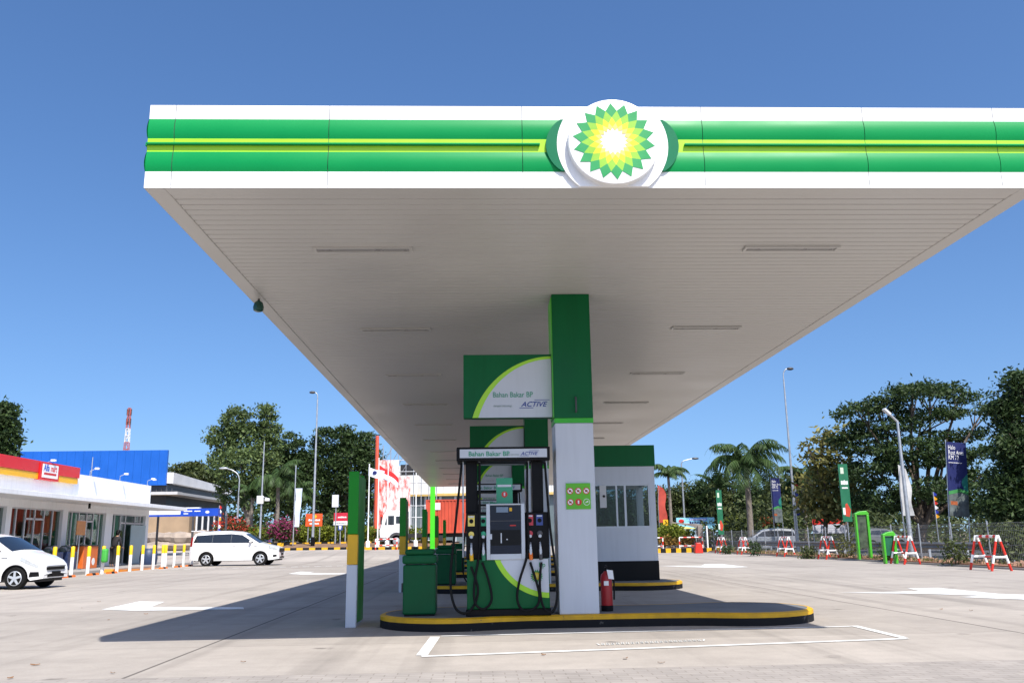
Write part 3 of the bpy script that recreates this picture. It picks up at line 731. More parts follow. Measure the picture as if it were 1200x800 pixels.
glazing(9, 70, (18, 29, 40, 51, 61), (29, 51)); glazing(76, 121, (83.5, 92, 101, 109, 116), (92, 109)); glazing(129, 168, (134, 141, 147, 158, 164), (141, 168))
glazing(-120, 3, (-100, -70, -40, -15), None)
MB().box(sx(150), sx(167), -.10, -.05, .14, 2.15).build('door', mat('door_grey', (.35, .45, .47), .5), shop, bevel=.01)
GI = mat('green_interior', (.0, .28, .12), .5, .3, .8)
for a, b in ((77, 92.5), (108.5, 120.5), (129.5, 141)): MB().box(sx(a), sx(b), .19, .22, .2, 2.6).build('green_blind', GI, shop)
MB().box(sx(77), SL-.3, 1.6, 1.7, .14, 2.9).build('green_shutter', GI, shop)
MB().box(sx(8), sx(70), 1.9, 2.0, .14, 2.9).build('display_wall', mat('maroon_wall', (.08, .03, .032), .5, .5, 2), shop)
shl = MB()
for i in range(7): shl.box(sx(-60)+i*2.1, sx(-60)+i*2.1+.9, 3+.2*(i % 2), 4, .14, 1.7, i % 3)
shl.build('shelf', [mat('goods_red', (.16, .012, .015), .5, .4, 8), mat('goods_yellow', (.25, .16, .03), .5, .4, 8), mat('goods_white', (.2, .2, .2), .5, .4, 8)], shop)
MB().box(sx(-100), sx(70), .3, .34, .14, .75).build('window_poster', mat('poster_navy', (.02, .04, .12), .5, .5, 3), shop)
MB().box(sx(20), sx(68), .3, .33, .95, 1.25).build('window_poster', mat('poster_red', (.16, .01, .015), .5, .4, 3), shop)
hook = MB().box(sx(75)-.04, sx(75)+.04, -1.0, -.92, 2.75, 2.98).build('camera', BLACK, shop)
# red shop sign
za, zb_ = 3.86, 4.60
sg = thing('shop_sign', 'long red and yellow shop sign with white logo plate on the parapet', 'sign', (SX, Y0, 0), R(90))
MB().box(2, sx(80), -.22, -.02, za+.26, zb_).build('red_box', mat('sign_red', (.62, .01, .012), .3, .06, .8), sg, bevel=.015)
ys_ = MB(); ys_.box(2, sx(31), -.19, -.03, za, za+.25); ys_.box(sx(53), sx(79), -.19, -.03, za, za+.25); ys_.build('yellow_strip', mat('sign_yellow', (.80, .42, .01), .35), sg, bevel=.01)
MB().box(sx(30.5), sx(54), -.26, -.03, za-.02, zb_-.06).build('logo_plate', _M['sign_red'], sg, bevel=.01)
MB().box(sx(33), sx(52), -.275, -.261, za+.08, zb_-.10).build('logo_card', WHITE, sg)
wl = sx(52)-sx(33)
txt('Alfa', wl*.30, sg, (sx(33)+wl*.06, -.28, za+.36), mat('logo_blue', (.01, .08, .5), .4), bold=.006, shear=.1, sx=.75); txt('mart', wl*.28, sg, (sx(33)+wl*.50, -.28, za+.36), mat('logo_red', (.6, .02, .02), .4), bold=.004, shear=.1, sx=.72)
MB().box(sx(35), sx(50), -.28, -.274, za+.20, za+.29).build('logo_bar', RED, sg)
for i, (px, lb) in enumerate(((45, 'small floodlight on the parapet above the white logo plate'), (99, 'small floodlight on the parapet with a thin mast beside it'), (135, 'small floodlight on the plain white parapet, nearer the corner'), (168, 'small twin floodlight at the far corner of the parapet'))):
    t = thing('parapet_lamp', lb, 'floodlight', (SX+.1, Y0+sx(px), 4.35), R(90), 'small floodlights on the shop parapet')
    a = MB(); a.tube([(0, .2, 0), (0, .2, .35), (0, -.15, .5)], .025, 6)
    if i == 1: a.tube([(.2, .2, 0), (.2, .2, 1.3)], .03, 6)
    a.build('arm', STEEL, t); MB().box(-.12, .12, -.38, -.12, .44, .56).build('lamp_head', WHITE, t, bevel=.02)
    if i == 3: MB().box(.35, .6, -.3, -.05, .42, .52).build('lamp_head', WHITE, t, bevel=.02)
    t.scale = (.7, .7, .7)
# things by the shop front
pave = MB().box(-18.48, -15.9, 18, YE+1, -.05, .13); struct(pave.build('pavement', mat('pavement_grey', (.33, .31, .29), .85, .12, 1), bevel=.01))
BX = -15.4
names = [(65, "yellow topped white bollard showing just above the hatchback's bonnet"), (86, 'white bollard with yellow top just right of the hatchback nose'), (105, 'yellow topped bollard second from the hatchback, in front of the green glass'), (122, 'yellow topped bollard with a lime green sack hanging on it'), (139, 'yellow topped bollard in front of the stooping person'), (154, 'yellow topped bollard in front of the open grey door'), (168, 'yellow topped bollard at the shop corner'), (181, 'yellow topped bollard in front of the round navy drum'), (191.5, 'left one of the close pair of yellow topped bollards'), (194.8, 'right one of the close pair of yellow topped bollards'), (205, 'yellow topped bollard right of the close pair'), (216, 'yellow topped bollard second from the van tail'), (225.5, 'yellow topped bollard nearest the van tail')]
b0 = None
for px, lab in names:
    p = atX(px, 640, BX)
    if b0 is None:
        b0 = thing('bollard', lab, 'bollard', (BX, p.y, 0), 0, 'white bollards with yellow tops along the shop front')
        MB().lathe([(.068, 0), (.068, .71)], n=16).build('post', WHITE, b0, smooth=40); MB().lathe([(.07, .71), (.07, 1.08), (.05, 1.11)], n=16).build('cap', mat('bollard_yellow', (.80, .52, .01), .45), b0, smooth=40)
    else: dup(b0, (BX, p.y, 0), 0, lab)
w0 = None
for px, lab in ((82, 'orange wheel stop at the foot of the bollard next to the hatchback'), (110, 'orange wheel stop right of the second full bollard'), (132, 'orange wheel stop before the ramp'), (192, 'orange wheel stop at the close pair of bollards'), (209, 'orange wheel stop between the close pair and the van'), (222, 'orange wheel stop behind the van')):
    p = atX(px, 640, BX+.25)
    if w0 is None:
        w0 = thing('wheel_stop', lab, 'wheel stop', (BX+.3, p.y, 0), R(0), 'orange and black wheel stops')
        m = MB()
        for i in range(3):
            y0 = -.45+.3*i; m.prism([(-.07, 0), (.07, 0), (.04, .08), (-.04, .08)], 'y', y0+.002, y0+.298, 0 if i != 1 else 1)
        m.build('rubber_block', [ORANGE, BLACKP], w0)
    else: dup(w0, (BX+.3, p.y, 0), 0, lab)
ya, yb = atX(126, 640, BX-.4).y, atX(188, 640, BX-.4).y
rm = MB(); rm.prism([(ya, 0), (yb, 0), (yb-5, .08), (ya+.1, .15)], 'x', BX-.48, BX-.12)
tag(rm.build('kerb_ramp', mat('ramp_orange', (.75, .24, .01), .6, .15, 2)), 'low orange painted kerb ramp behind the bollards', 'ramp')
p = atX(122, 640, BX); gs = MB(); gs.box(.05, .28, -.1, .14, .45, 1.0)
tag(gs.build('sack', mat('sack_green', (.05, .36, .05), .6, .2, 3), loc=(BX-.03, p.y-.2, 0), bevel=.07), 'lime green sack hanging on a bollard', 'sack')
p = atX(182, 640, -16.6); dm = MB(); dm.lathe([(.30, 0), (.40, .12), (.44, .45), (.40, .8), (.28, .92)], n=24); dm.lathe([(.2, .92), (.2, .95)], n=20, m=1)
tag(dm.build('drum', [mat('drum_navy', (.02, .04, .10), .5), STEEL], loc=(-16.9, p.y, .0), smooth=40), 'round navy drum standing at the shop corner', 'drum')
# orange notice on stand + orange cabinet + navy display
p = atX(92, 640, -17.4); t = thing('notice_stand', 'square orange notice on a thin post before the green glass', 'sign', (-17.4, p.y, .13), R(90))
MB().tube([(0, 0, 0), (0, 0, 1.7)], .03, 8).build('post', STEEL, t); MB().box(-.42, .42, -.05, -.02, 1.45, 2.05).build('board', mat('board_orange', (.55, .22, .06), .5, .2, 6), t); MB().lathe([(.2, 0), (.18, .04)], n=16).build('base', DGREY, t)
p = atX(94, 640, -17.9); t = thing('drinks_cabinet', 'waist high orange cabinet with white print outside the shop', 'cabinet', (-17.7, p.y, .13), R(90))
MB().box(-.75, .75, -.3, .3, 0, .98).build('body', mat('cab_orange', (.62, .13, .02), .45, .1), t, bevel=.03); MB().lathe([(.16, 0), (.16, -.006)], (.3, -.301, .3), 20, axis='y').build('print', WHITE, t); MB().box(-.77, .77, -.32, .32, .985, 1.03).build('top', DGREY, t, bevel=.01)
for i, (pa, pb_, lb) in enumerate(((55, 68, 'navy display crate outside the red lit glass'), (72, 84, 'navy display crate beside the orange cabinet'))):
    y0, y1 = atX(pa, 640, -17.7).y, atX(pb_, 640, -17.7).y
    t = thing('display_crate', lb, 'crate', (-17.7, y0, .13), R(90)); m = MB().box(0, y1-y0-.1, -.3, .3, 0, .75).build('box', mat('crate_navy', (.015, .03, .09), .5, .3, 6), t, bevel=.02); g = MB()
    for k in range(7): g.ball(((y1-y0-.2)*(k+.5)/7, 0, .80+.05*(k % 3)), (.16, .2, .13), 8, k % 2)
    g.build('goods', [mat('goods_dark', (.03, .05, .05), .5), mat('goods_grey', (.2, .2, .22), .5)], t, smooth=60)

# blue topped building behind the shop
bb = thing('hall_building', 'large dark hall with a tall bright blue parapet and white sloping roof', 'building', (0, 0, 0))
YBB = 88; pL = P(-60, 528, YBB); pR = P(197, 527, YBB); zt_ = pR.z; zlo = P(197, 568, YBB).z
bp2 = MB()
nP = 26
for i in range(nP):
    a = pL.x+(pR.x-pL.x)*i/nP; b_ = pL.x+(pR.x-pL.x)*(i+1)/nP; bp2.box(a+.008, b_-.008, YBB, YBB+.3, zlo, zt_)
bp2.build('blue_parapet', BLUE, bb)
yR = 110; rz0 = P(197, 553, YBB).z; xR = pR.x; rz1 = P(265, 574, yR).z
m = MB(); m.prism([(YBB+.31, rz0-1.05), (YBB+.31, rz0), (yR, rz1), (yR, rz1-.6)], 'x', pL.x, xR+.6); m.build('roof', mat('roof_white', (.72, .71, .70), .5, .1, .6), bb)
m = MB(); m.prism([(YBB+.4, 0), (YBB+.4, rz0-1.1), (yR-.5, rz1-.65), (yR-.5, 0)], 'x', pL.x, xR); m.build('wall', mat('hall_dark', (.025, .03, .04), .5, .3, .5), bb)
lz = P(200, 578, YBB).z
m = MB(); m.box(pL.x, xR+1.6, YBB-1.2, YBB+.35, lz-.15, lz+.12); m.box(xR+.01, xR+1.6, YBB+.35, yR, lz-.15, lz+.1); m.build('ledge', mat('ledge_grey', (.5, .5, .5), .6), bb)
m = MB()
for i in range(18): x = xR-8+i*.5; m.box(x, x+.06, YBB+.3, YBB+.38, lz+.1, zlo-.3)
m.build('mullion', DGREY, bb)
tw0 = P(172, 605, YBB-2); tw1 = P(222, 605, YBB-2)
m = MB(); m.box(tw0.x-3, tw1.x, YBB-2, YBB+.3, 0, P(200, 601, YBB-2).z); m.build('tan_wall', mat('tan_wall', (.34, .24, .15), .8, .12, .8), bb)
m = MB()
for i in range(6): x = tw1.x+.5+i*.55; m.box(x, x+.14, YBB-1.6, YBB-1.45, 0, P(200, 600, YBB).z)
m.build('post', mat('post_white', (.6, .6, .6), .5), bb)
st = MB(); rnd = random.Random(4)
a0 = P(176, 630, 74); a1 = P(246, 630, 74)
for i in range(26):
    x = a0.x+(a1.x-a0.x)*rnd.random(); st.ball((x, 74+rnd.random()*3, .6+rnd.random()*1.1), (.7+rnd.random()*.6, .6, .35+rnd.random()*.3), 7, 0)
st.box(a0.x-1, a1.x+1, 75, 79, .2, 1.5, 0)
tag(st.build('stone_bank', mat('stone', (.33, .27, .22), .9, .3, 1.5, bump=.5)), 'rough tan stone bank below the dark hall', 'stone bank')
# walkway with blue sign
YW = 60; q0 = P(160, 600, YW); q1 = P(212, 600, YW); q2 = P(256, 600, YW)
wk = thing('covered_walkway', 'flat white covered walkway roof with blue name board at its end', 'walkway', (0, 0, 0))
zt2, zb2 = P(230, 595.5, YW).z, P(230, 604.5, YW).z
MB().box(q0.x, q1.x, YW, YW+3, zb2+.12, zt2).build('roof_slab', WALL, wk, bevel=.02); MB().box(q0.x, q1.x, YW-.03, YW+.2, zb2, zb2+.11).build('blue_trim', mat('sign_blue', (.01, .06, .42), .4), wk)
sbd = MB().box(q1.x, q2.x, YW-.06, YW+.4, zb2, zt2).build('name_board', _M['sign_blue'], wk, bevel=.01)
MB().box(q1.x+.2, q1.x+1.2, YW, YW+.4, zt2, zt2+.08).build('cap', WHITE, wk)
tb = MB(); tb.box(q1.x+.2, q1.x+.75, YW-.067, YW-.061, zt2-.2, zt2-.13); tb.box(q1.x+.2, q1.x+.5, YW-.067, YW-.061, zt2-.36, zt2-.3); tb.box(q1.x+.9, q1.x+1.3, YW-.067, YW-.061, zt2-.2, zt2-.14); tb.ball((q1.x+1.75, YW-.06, zt2-.24), (.13, .012, .09), 12)
tb.build('board_print', WHITE, sbd)
m = MB()
for x in (q0.x+.5, q1.x, q2.x-.2): m.box(x-.06, x+.06, YW+2.6, YW+2.72, gz(x, YW+2.6)-.1, zb2+.1)
m.build('post', DGREY, wk)
# radio mast
tp = P(152, 478, 260); tw = thing('radio_mast', 'distant red and white lattice radio mast above the blue parapet', 'mast', (tp.x, 260, 0))
m = MB(); Hm = tp.z
for k in range(20):
    z0, z1 = Hm*k/20, Hm*(k+1)/20; s0, s1 = 2.0-1.5*k/20, 2.0-1.5*(k+1)/20; c = 0 if (k//3) % 2 else 1
    if k > 16: c = 1
    cs0 = [(-s0, -s0), (s0, -s0), (s0, s0), (-s0, s0)]; cs1 = [(-s1, -s1), (s1, -s1), (s1, s1), (-s1, s1)]
    for i in range(4):
        m.tube([(*cs0[i], z0), (*cs1[i], z1)], .15, 4, c); m.tube([(*cs0[i], z0), (*cs1[(i+1) % 4], z1)], .09, 4, c); m.tube([(*cs1[i], z1), (*cs1[(i+1) % 4], z1)], .08, 4, c)
m.build('lattice', [mat('mast_white', (.75, .72, .7), .5), mat('mast_red', (.45, .10, .08), .5)], tw)
m = MB()
for i in range(5):
    a = i*1.25
    for z in (Hm*.9, Hm*.97): m.tube([(1.0*cos(a), 1.0*sin(a), z-.9), (1.0*cos(a), 1.0*sin(a), z+.9)], .2, 6)
m.build('antenna', DGREY, tw); tw.scale = (.62, .62, 1)

# ================================================================== VEHICLES
def lerp_prof(pf, x):
    if x <= pf[0][0]: return pf[0][1]
    for (a, za), (b, zb) in zip(pf, pf[1:]):
        if x <= b: return za+(zb-za)*((x-a)/(b-a) if b > a else 1)
    return pf[-1][1]
def wheel(t, x, y, r, side):
    wm = MB(); w_ = .19
    wm.lathe([(r*.66, -w_/2), (r*.93, -w_/2), (r, -w_/2+.03), (r, w_/2-.03), (r*.93, w_/2), (r*.66, w_/2)], (x, y, r), 28, axis='y')
    o = wm.build('wheel', RUB, t, smooth=40); f = MB(); yo = y+side*(w_/2+.004)
    f.lathe([(r*.66, -.06), (r*.66, .0), (r*.60, .01), (r*.58, -.02)], (x, yo, r), 28, axis='y') if side > 0 else f.lathe([(r*.66, .06), (r*.66, .0), (r*.60, -.01), (r*.58, .02)], (x, yo, r), 28, axis='y')
    for k in range(5):
        a = k*2*pi/5+.3; d = Vector((cos(a), 0, sin(a))); q = Vector((-sin(a), 0, cos(a)))
        p = [Vector((x, yo, r))+d*r*.1+q*r*.12, Vector((x, yo, r))+d*r*.62+q*r*.10, Vector((x, yo, r))+d*r*.62-q*r*.10, Vector((x, yo, r))+d*r*.1-q*r*.12]
        f.face([(v.x, yo+side*.012, v.z) for v in p]); f.face([(v.x, yo-side*.02, v.z) for v in p])
    f.lathe([(r*.14, -.02), (r*.14, .02)], (x, yo, r), 14, axis='y')
    f.build('rim', SILVER, o, smooth=30)
def car(name, label, cat, loc, rz, paint, L, W, prof, belt, sill, wx, wr, sidewin, shield, rear=None, group=None, mirror=None, door_x=(), grille=None, lamp=None, plate=True, wrap=True):
    t = thing(name, label, cat, loc, rz, group)
    top = lambda x: lerp_prof(prof, x)
    zr = max(z for _, z in prof)
    def plan(x):
        u = abs(x)/(L/2); return 1-.05*u*u-.17*max(0, (u-.80)/.20)**2
    def sec(z):
        if z <= belt: return 1-.05*((belt*.72-z)/belt)**2
        return (1-.05*(.28)**2)-.20*((z-belt)/(zr-belt))**1.15
    hw = lambda x, z: W/2*plan(x)*sec(z)
    xs = set(); ra = wr+.065
    for i in range(41): xs.add(round(-L/2+L*i/40, 4))
    for x, _ in prof: xs.add(x)
    for w_ in wx:
        for k in (-1, -.985, -.94, -.85, -.7, -.5, -.25, 0, .25, .5, .7, .85, .94, .985, 1): xs.add(round(w_+k*ra, 4))
    xs = sorted(x for x in xs if -L/2 <= x <= L/2)
    def bot(x):
        z = sill + (.06*max(0, (abs(x)/(L/2)-.8)/.2))
        for w_ in wx:
            d = abs(x-w_)
            if d < ra: z = max(z, wr+sqrt(ra*ra-d*d))
        return z
    NS = 14; mb = MB(); L_, R_ = [], []
    for x in xs:
        b0, t0 = bot(x), top(x)-.02; lr = []
        for i in range(NS+1):
            z = b0+(t0-b0)*i/NS; lr.append((x, hw(x, z), z))
        L_.append(lr); R_.append([(a, -b, c) for a, b, c in lr])
    mb.grid(L_); mb.grid(R_)
    crown = lambda x, y: top(x)-.02+.05*(1-(y/max(.01, hw(x, top(x)-.02)))**2)
    mb.grid([[(x, hw(x, top(x)-.02)*(-1+2*j/8), crown(x, hw(x, top(x)-.02)*(-1+2*j/8))) for j in range(9)] for x in xs])
    for e in (0, -1):
        x = xs[e]; mb.grid([[(x, a[1]*(-1+2*j/6), a[2]) for j in range(7)] for a in L_[e]])
    body = mb.build('body', paint, t, smooth=38)
    ub = MB(); ub.box(-L/2+.25, L/2-.5, -W*.40, W*.40, sill-.03, belt-.22); ub.box(L/2-.5, L/2-.12, -W*.36, W*.36, sill-.03, min(.46, belt-.5)); ub.build('underbody', DARK, t)
    def patch(nm, q, m, side, off=.008, n=8, par=None, mbx=None):
        g = mbx or MB(); rows = []
        for i in range(n+1):
            u = i/n; a = Vector(q[0]).lerp(Vector(q[1]), u); b_ = Vector(q[3]).lerp(Vector(q[2]), u); r_ = []
            for j in range(5):
                p = a.lerp(b_, j/4); r_.append((p.x, side*(hw(p.x, p.y)+off), p.y))
            rows.append(r_)
        g.grid(rows)
        if mbx is None: return g.build(nm, m, par or body, smooth=40)
    for s in (-1, 1):
        for q in sidewin: patch('side_window', q, DGLASS, s)
        dl = MB()
        for x in door_x: patch('', [(x, sill+.1), (x+.012, sill+.1), (x+.012, belt), (x, belt)], None, s, .003, 1, None, dl)
        if door_x: dl.build('door_gap', DARK, body)
        hd = MB()
        for x in door_x[1:]: hd.box(x+.10, x+.27, s*hw(x, belt-.12)-.03, s*hw(x, belt-.12)+.03, belt-.13, belt-.10)
        if len(door_x) > 1: hd.build('door_handle', paint, body, bevel=.01)
        if mirror:
            mx_, mz = mirror; m_ = MB(); m_.ball((mx_, s*(hw(mx_, mz)+.11), mz), (.07, .11, .075), 12); m_.box(mx_-.02, mx_+.02, min(s*hw(mx_, mz), s*(hw(mx_, mz)+.1)), max(s*hw(mx_, mz), s*(hw(mx_, mz)+.1)), mz-.06, mz-.03); m_.build('mirror', paint, body, smooth=50)
        for w_ in wx: wheel(t, w_, s*(W/2-.125), wr, s)
        if lamp:
            patch('headlight', lamp[0], mat('lamp_glass', (.55, .58, .6), .08, .15, 20, metal=.3), s, .008, 6)
            if len(lamp) > 1: patch('tail_light', lamp[1], mat('tail_red', (.30, .01, .01), .12), s, .008, 6)
            if len(lamp) > 2: patch('fog_light', lamp[2], BLACK, s, .008, 5)
        al = MB()
        for w_ in wx:
            ring = [(w_+(ra+d)*cos(a), wr+(ra+d)*sin(a)) for d in (0,) for a in [pi*.02+pi*.96*i/18 for i in range(19)]]
            ring2 = [(w_+(ra+.028)*cos(a), wr+(ra+.028)*sin(a)) for a in [pi*.02+pi*.96*i/18 for i in range(19)]]
            al.grid([[(x, s*(hw(x, z)+.004), z) for x, z in ring], [(x, s*(hw(x, z)+.012), z) for x, z in ring2]])
        al.build('arch_lip', paint, body)
    def over(nm, x0, x1, f0, f1, m, off=.012):
        mb2 = MB(); n = 10
        mb2.grid([[(x0+(x1-x0)*i/n, y, crown(x0+(x1-x0)*i/n, y)+off) for y in [hw(x0+(x1-x0)*i/n, top(x0+(x1-x0)*i/n)-.02)*(f0+(f1-f0)*i/n)*(-1+2*j/8) for j in range(9)]] for i in range(n+1)])
        mb2.build(nm, m, body, smooth=40)
    over('windscreen', shield[0], shield[1], .90, .93, DGLASS)
    if rear: over('rear_window', rear[0], rear[1], .85, .85, DGLASS)
    fx = L/2
    if grille:
        g = MB(); z0, z1, ww = grille; g.box(fx-.03, fx+.012, -ww, ww, z0, z1); g.build('grille', BLACK, body, bevel=.01)
        c = MB(); c.box(fx-.02, fx+.02, -ww*1.02, ww*1.02, z1-.02, z1+.015); c.build('chrome_strip', GREY, body)
        lo = MB(); lo.box(fx-.03, fx+.011, -W*.26, W*.26, sill+.09, sill+.16); lo.build('lower_intake', BLACK, body)
        if plate: MB().box(fx+.005, fx+.025, -.22, .22, z0-.16, z0-.04).build('number_plate', BLACK, body)
    return t
vp_ = [(-2.29, .75), (-2.27, 1.1), (-2.17, 1.42), (-2.03, 1.63), (-1.8, 1.70), (-1.1, 1.75), (-.3, 1.745), (.2, 1.70), (.5, 1.61), (1.36, 1.10), (1.8, .99), (2.08, .89), (2.22, .77), (2.28, .62), (2.29, .42)]
pv = P(244, 650, 46.6); pv2 = P(303.5, 650, 47.0)
van = car('people_carrier', 'white people carrier with dark windows parked at the end of the bollard row', 'car', ((pv.x+pv2.x)/2, 47.6, 0), R(-1), CARW, 4.58, 1.77, vp_, 1.12, .27, (-1.375, 1.375), .335,
    [[(-2.08, 1.18), (-1.102, 1.16), (-1.102, 1.58), (-1.94, 1.53)], [(-1.098, 1.16), (-.142, 1.15), (-.142, 1.60), (-1.098, 1.58)], [(-.138, 1.15), (1.05, 1.14), (.40, 1.54), (-.138, 1.60)]],
    (.56, 1.31), (-2.16, -2.05), mirror=(.88, 1.2), door_x=(-1.1, -.14, .95), grille=(.66, .86, .50),
    lamp=[[(1.78, .86), (2.22, .74), (2.20, .86), (1.80, .99)], [(-2.27, 1.0), (-2.14, 1.0), (-2.12, 1.45), (-2.22, 1.45)], [(2.02, .42), (2.2, .44), (2.2, .54), (2.02, .53)]])
rk = MB()
MB().box(-2.30, -1.95, -.62, .62, 1.745, 1.785).build('roof_spoiler', CARW, van, bevel=.02)
hp = [(-1.80, .70), (-1.79, .98), (-1.68, 1.16), (-1.42, 1.42), (-1.05, 1.49), (-.4, 1.50), (.1, 1.46), (.32, 1.40), (1.0, .99), (1.35, .88), (1.58, .77), (1.72, .66), (1.78, .55), (1.80, .38)]
ph = atX(22.5, 670, -11.3)
hb_ = G(22.5, 690.5)
hatch = car('hatchback', 'white hatchback nosing in from the left edge with bright alloy wheel', 'car', (hb_.x-1.22, hb_.y+.84, 0), R(-3), CARW, 3.62, 1.68, hp, .98, .22, (-1.22, 1.12), .295,
    [[(-1.35, 1.04), (-.42, 1.02), (-.42, 1.36), (-1.15, 1.34)], [(-.37, 1.02), (.72, 1.0), (.18, 1.34), (-.37, 1.37)]],
    (.36, .95), (-1.66, -1.45), mirror=(.62, 1.03), door_x=(-.40, .62), grille=(.50, .60, .46),
    lamp=[[(1.22, .76), (1.72, .54), (1.70, .635), (1.26, .86)], [(-1.78, .8), (-1.6, .8), (-1.55, 1.1), (-1.7, 1.1)], [(1.50, .32), (1.74, .34), (1.72, .46), (1.52, .46)]])
ps = P(884, 630, 62)
sv_ = car('people_carrier', 'silver estate car passing on the road behind the wire fence', 'car', (ps.x+1.2, 63, 0), R(172), CARS, 4.5, 1.8, vp_, 1.10, .27, (-1.375, 1.375), .335,
    [[(-2.08, 1.18), (-1.102, 1.16), (-1.102, 1.58), (-1.94, 1.53)], [(-1.098, 1.16), (-.142, 1.15), (-.142, 1.60), (-1.098, 1.58)], [(-.138, 1.15), (1.05, 1.14), (.40, 1.54), (-.138, 1.60)]],
    (.56, 1.31), (-2.16, -2.05), mirror=(.88, 1.2), door_x=(-1.1, -.14, .95), grille=(.66, .86, .50), lamp=[[(1.78, .86), (2.22, .74), (2.20, .86), (1.80, .99)], [(-2.27, 1.0), (-2.14, 1.0), (-2.12, 1.45), (-2.22, 1.45)]])
sv_.scale = (.88, .88, .9)
pq = P(1030, 618, 66)
car('parked_car', 'grey car parked in the shade of the spreading tree behind the lime frames', 'car', (pq.x, 66, 0), R(10), mat('car_grey', (.12, .125, .13), .3, .05, 1, coat=.4), 4.2, 1.75, hp, .98, .22, (-1.22, 1.12), .30, [[(-1.35, 1.04), (-.42, 1.02), (-.42, 1.36), (-1.15, 1.34)], [(-.37, 1.02), (.72, 1.0), (.18, 1.34), (-.37, 1.37)]], (.36, .95))
pq = P(313, 622, 90); pq2 = P(478, 600, 74)
car('parked_car', 'blue car glimpsed between the trunks behind the pink flowering bush', 'car', (pq.x, 90, .95), R(0), CARB, 4.2, 1.75, hp, .98, .22, (-1.22, 1.12), .30, [[(-1.35, 1.04), (-.42, 1.02), (-.42, 1.36), (-1.15, 1.34)], [(-.37, 1.02), (.72, 1.0), (.18, 1.34), (-.37, 1.37)]], (.36, .95))

# truck with container (faces left)
YT = 72; pt = P(446, 640, YT); zg = gz(-6, YT)
tk = thing('truck', 'white lorry cab and long chassis under the red container', 'truck', (pt.x, YT, zg), 0)
cb = MB(); cb.prism([(.05, .75), (.0, 1.3), (.30, 2.55), (.55, 2.85), (2.15, 2.85), (2.15, .75)], 'y', -1.15, 1.15)
cab = cb.build('cab', CARW, tk, bevel=.06)
wn = MB(); wn.prism([(.42, 1.75), (.60, 2.45), (1.15, 2.45), (1.15, 1.75)], 'y', -1.165, -1.152); wn.prism([(1.3, 1.85), (1.3, 2.4), (1.75, 2.4), (1.75, 1.85)], 'y', -1.165, -1.152); wn.build('side_window', DGLASS, cab)
ws = MB(); ws.face([(.06, -1.0, 1.6), (.06, 1.0, 1.6), (.285, 1.0, 2.5), (.285, -1.0, 2.5)]); ws.build('windscreen', DGLASS, cab)
MB().box(-.08, .5, -1.17, 1.17, .45, .76).build('bumper', DGREY, tk, bevel=.04)
ar = MB(); ar.lathe([(.62, -.03), (.62, .03)], (1.35, -1.15, .55), 28, axis='y'); ar.build('wheel_arch', DGREY, tk)
mr_ = MB(); mr_.box(.1, .2, -1.4, -1.2, 1.8, 2.4); mr_.build('mirror', BLACK, cab, bevel=.02)
ch = MB(); ch.box(1.5, 9.9, -.45, .45, .75, 1.05); ch.box(4.0, 5.2, -1.1, -.5, .45, .95); ch.build('chassis', DARK, tk)
for x in (1.35, 7.6, 8.9):
    for s in (-1, 1):
        wm = MB(); wm.lathe([(.28, -.16), (.46, -.16), (.5, -.12), (.5, .12), (.46, .16), (.28, .16)], (x, s*1.02, .5), 24, axis='y'); o = wm.build('wheel', RUB, tk, smooth=40)
        MB().lathe([(.29, 0), (.27, .05), (.12, .08)] if s > 0 else [(.29, 0), (.27, -.05), (.12, -.08)], (x, s*1.16, .5), 20, axis='y').build('rim', STEEL if x < 2 else DGREY, o, smooth=40)
cn0 = P(500, 600, YT).x-pt.x
cn = thing('shipping_container', 'rust red corrugated container loaded on the lorry', 'container', (pt.x+cn0, YT, zg+1.06), 0)
CR = mat('container_red', (.48, .065, .03), .55, .12, 1); Lc = 6.1
g = MB(); z0, z1 = .14, 2.5; xs_ = [.12]; n = int((Lc-.24)/.28); offs = [(0, 0), (.10, 0), (.14, .05), (.24, .05)]
for s in (-1, 1):
    pts = []
    for i in range(n):
        for a, d in offs: pts.append((.12+i*.28+a, s*(1.2-d)))
    pts.append((.12+n*.28, s*1.2)); g.grid([[(x, y, z0) for x, y in pts], [(x, y, z1) for x, y in pts]])
g.build('side_panel', CR, cn)
f = MB(); f.box(0, Lc, -1.22, 1.22, 0, .14); f.box(0, Lc, -1.22, 1.22, 2.5, 2.6)
for x in (0, Lc-.12):
    for y in (-1.22, 1.10): f.box(x, x+.12, y, y+.12, .14, 2.5)
f.box(.02, .06, -1.1, 1.1, .14, 2.5); f.box(Lc-.06, Lc-.02, -1.1, 1.1, .14, 2.5); f.build('frame', CR, cn)
MB().box(.5, 1.15, -1.24, -1.222, 1.8, 2.35).build('logo_panel', WHITE, cn)

# ================================================================== BACK LEFT: buildings behind truck
YBk = 96
a = P(462, 600, YBk); b = P(700, 600, YBk); zt2 = P(520, 545, YBk).z; zb2 = P(510, 578, YBk).z
wb = thing('warehouse', 'long pale grey warehouse with glass bays behind the lorry', 'building', (0, 0, 0))
MB().box(a.x, b.x, YBk, YBk+10, zb2, zt2).build('wall', mat('warehouse_white', (.62, .63, .62), .6, .06, .3), wb)
MB().box(a.x, b.x, YBk-.5, YBk+.2, zb2-.28, zb2-.01).build('yellow_beam', mat('beam_tan', (.55, .38, .12), .6), wb)
m = MB(); m.box(a.x, b.x, YBk+.3, YBk+10, 0, zb2-.3); m.build('glass_bay', mat('bay_grey', (.10, .13, .14), .2, .3, .5), wb)
m = MB(); x = a.x
while x < b.x: m.box(x, x+.25, YBk+.1, YBk+.29, 0, zb2-.3); x += 1.6
m.build('mullion', SILVER, wb)
m = MB(); x = a.x
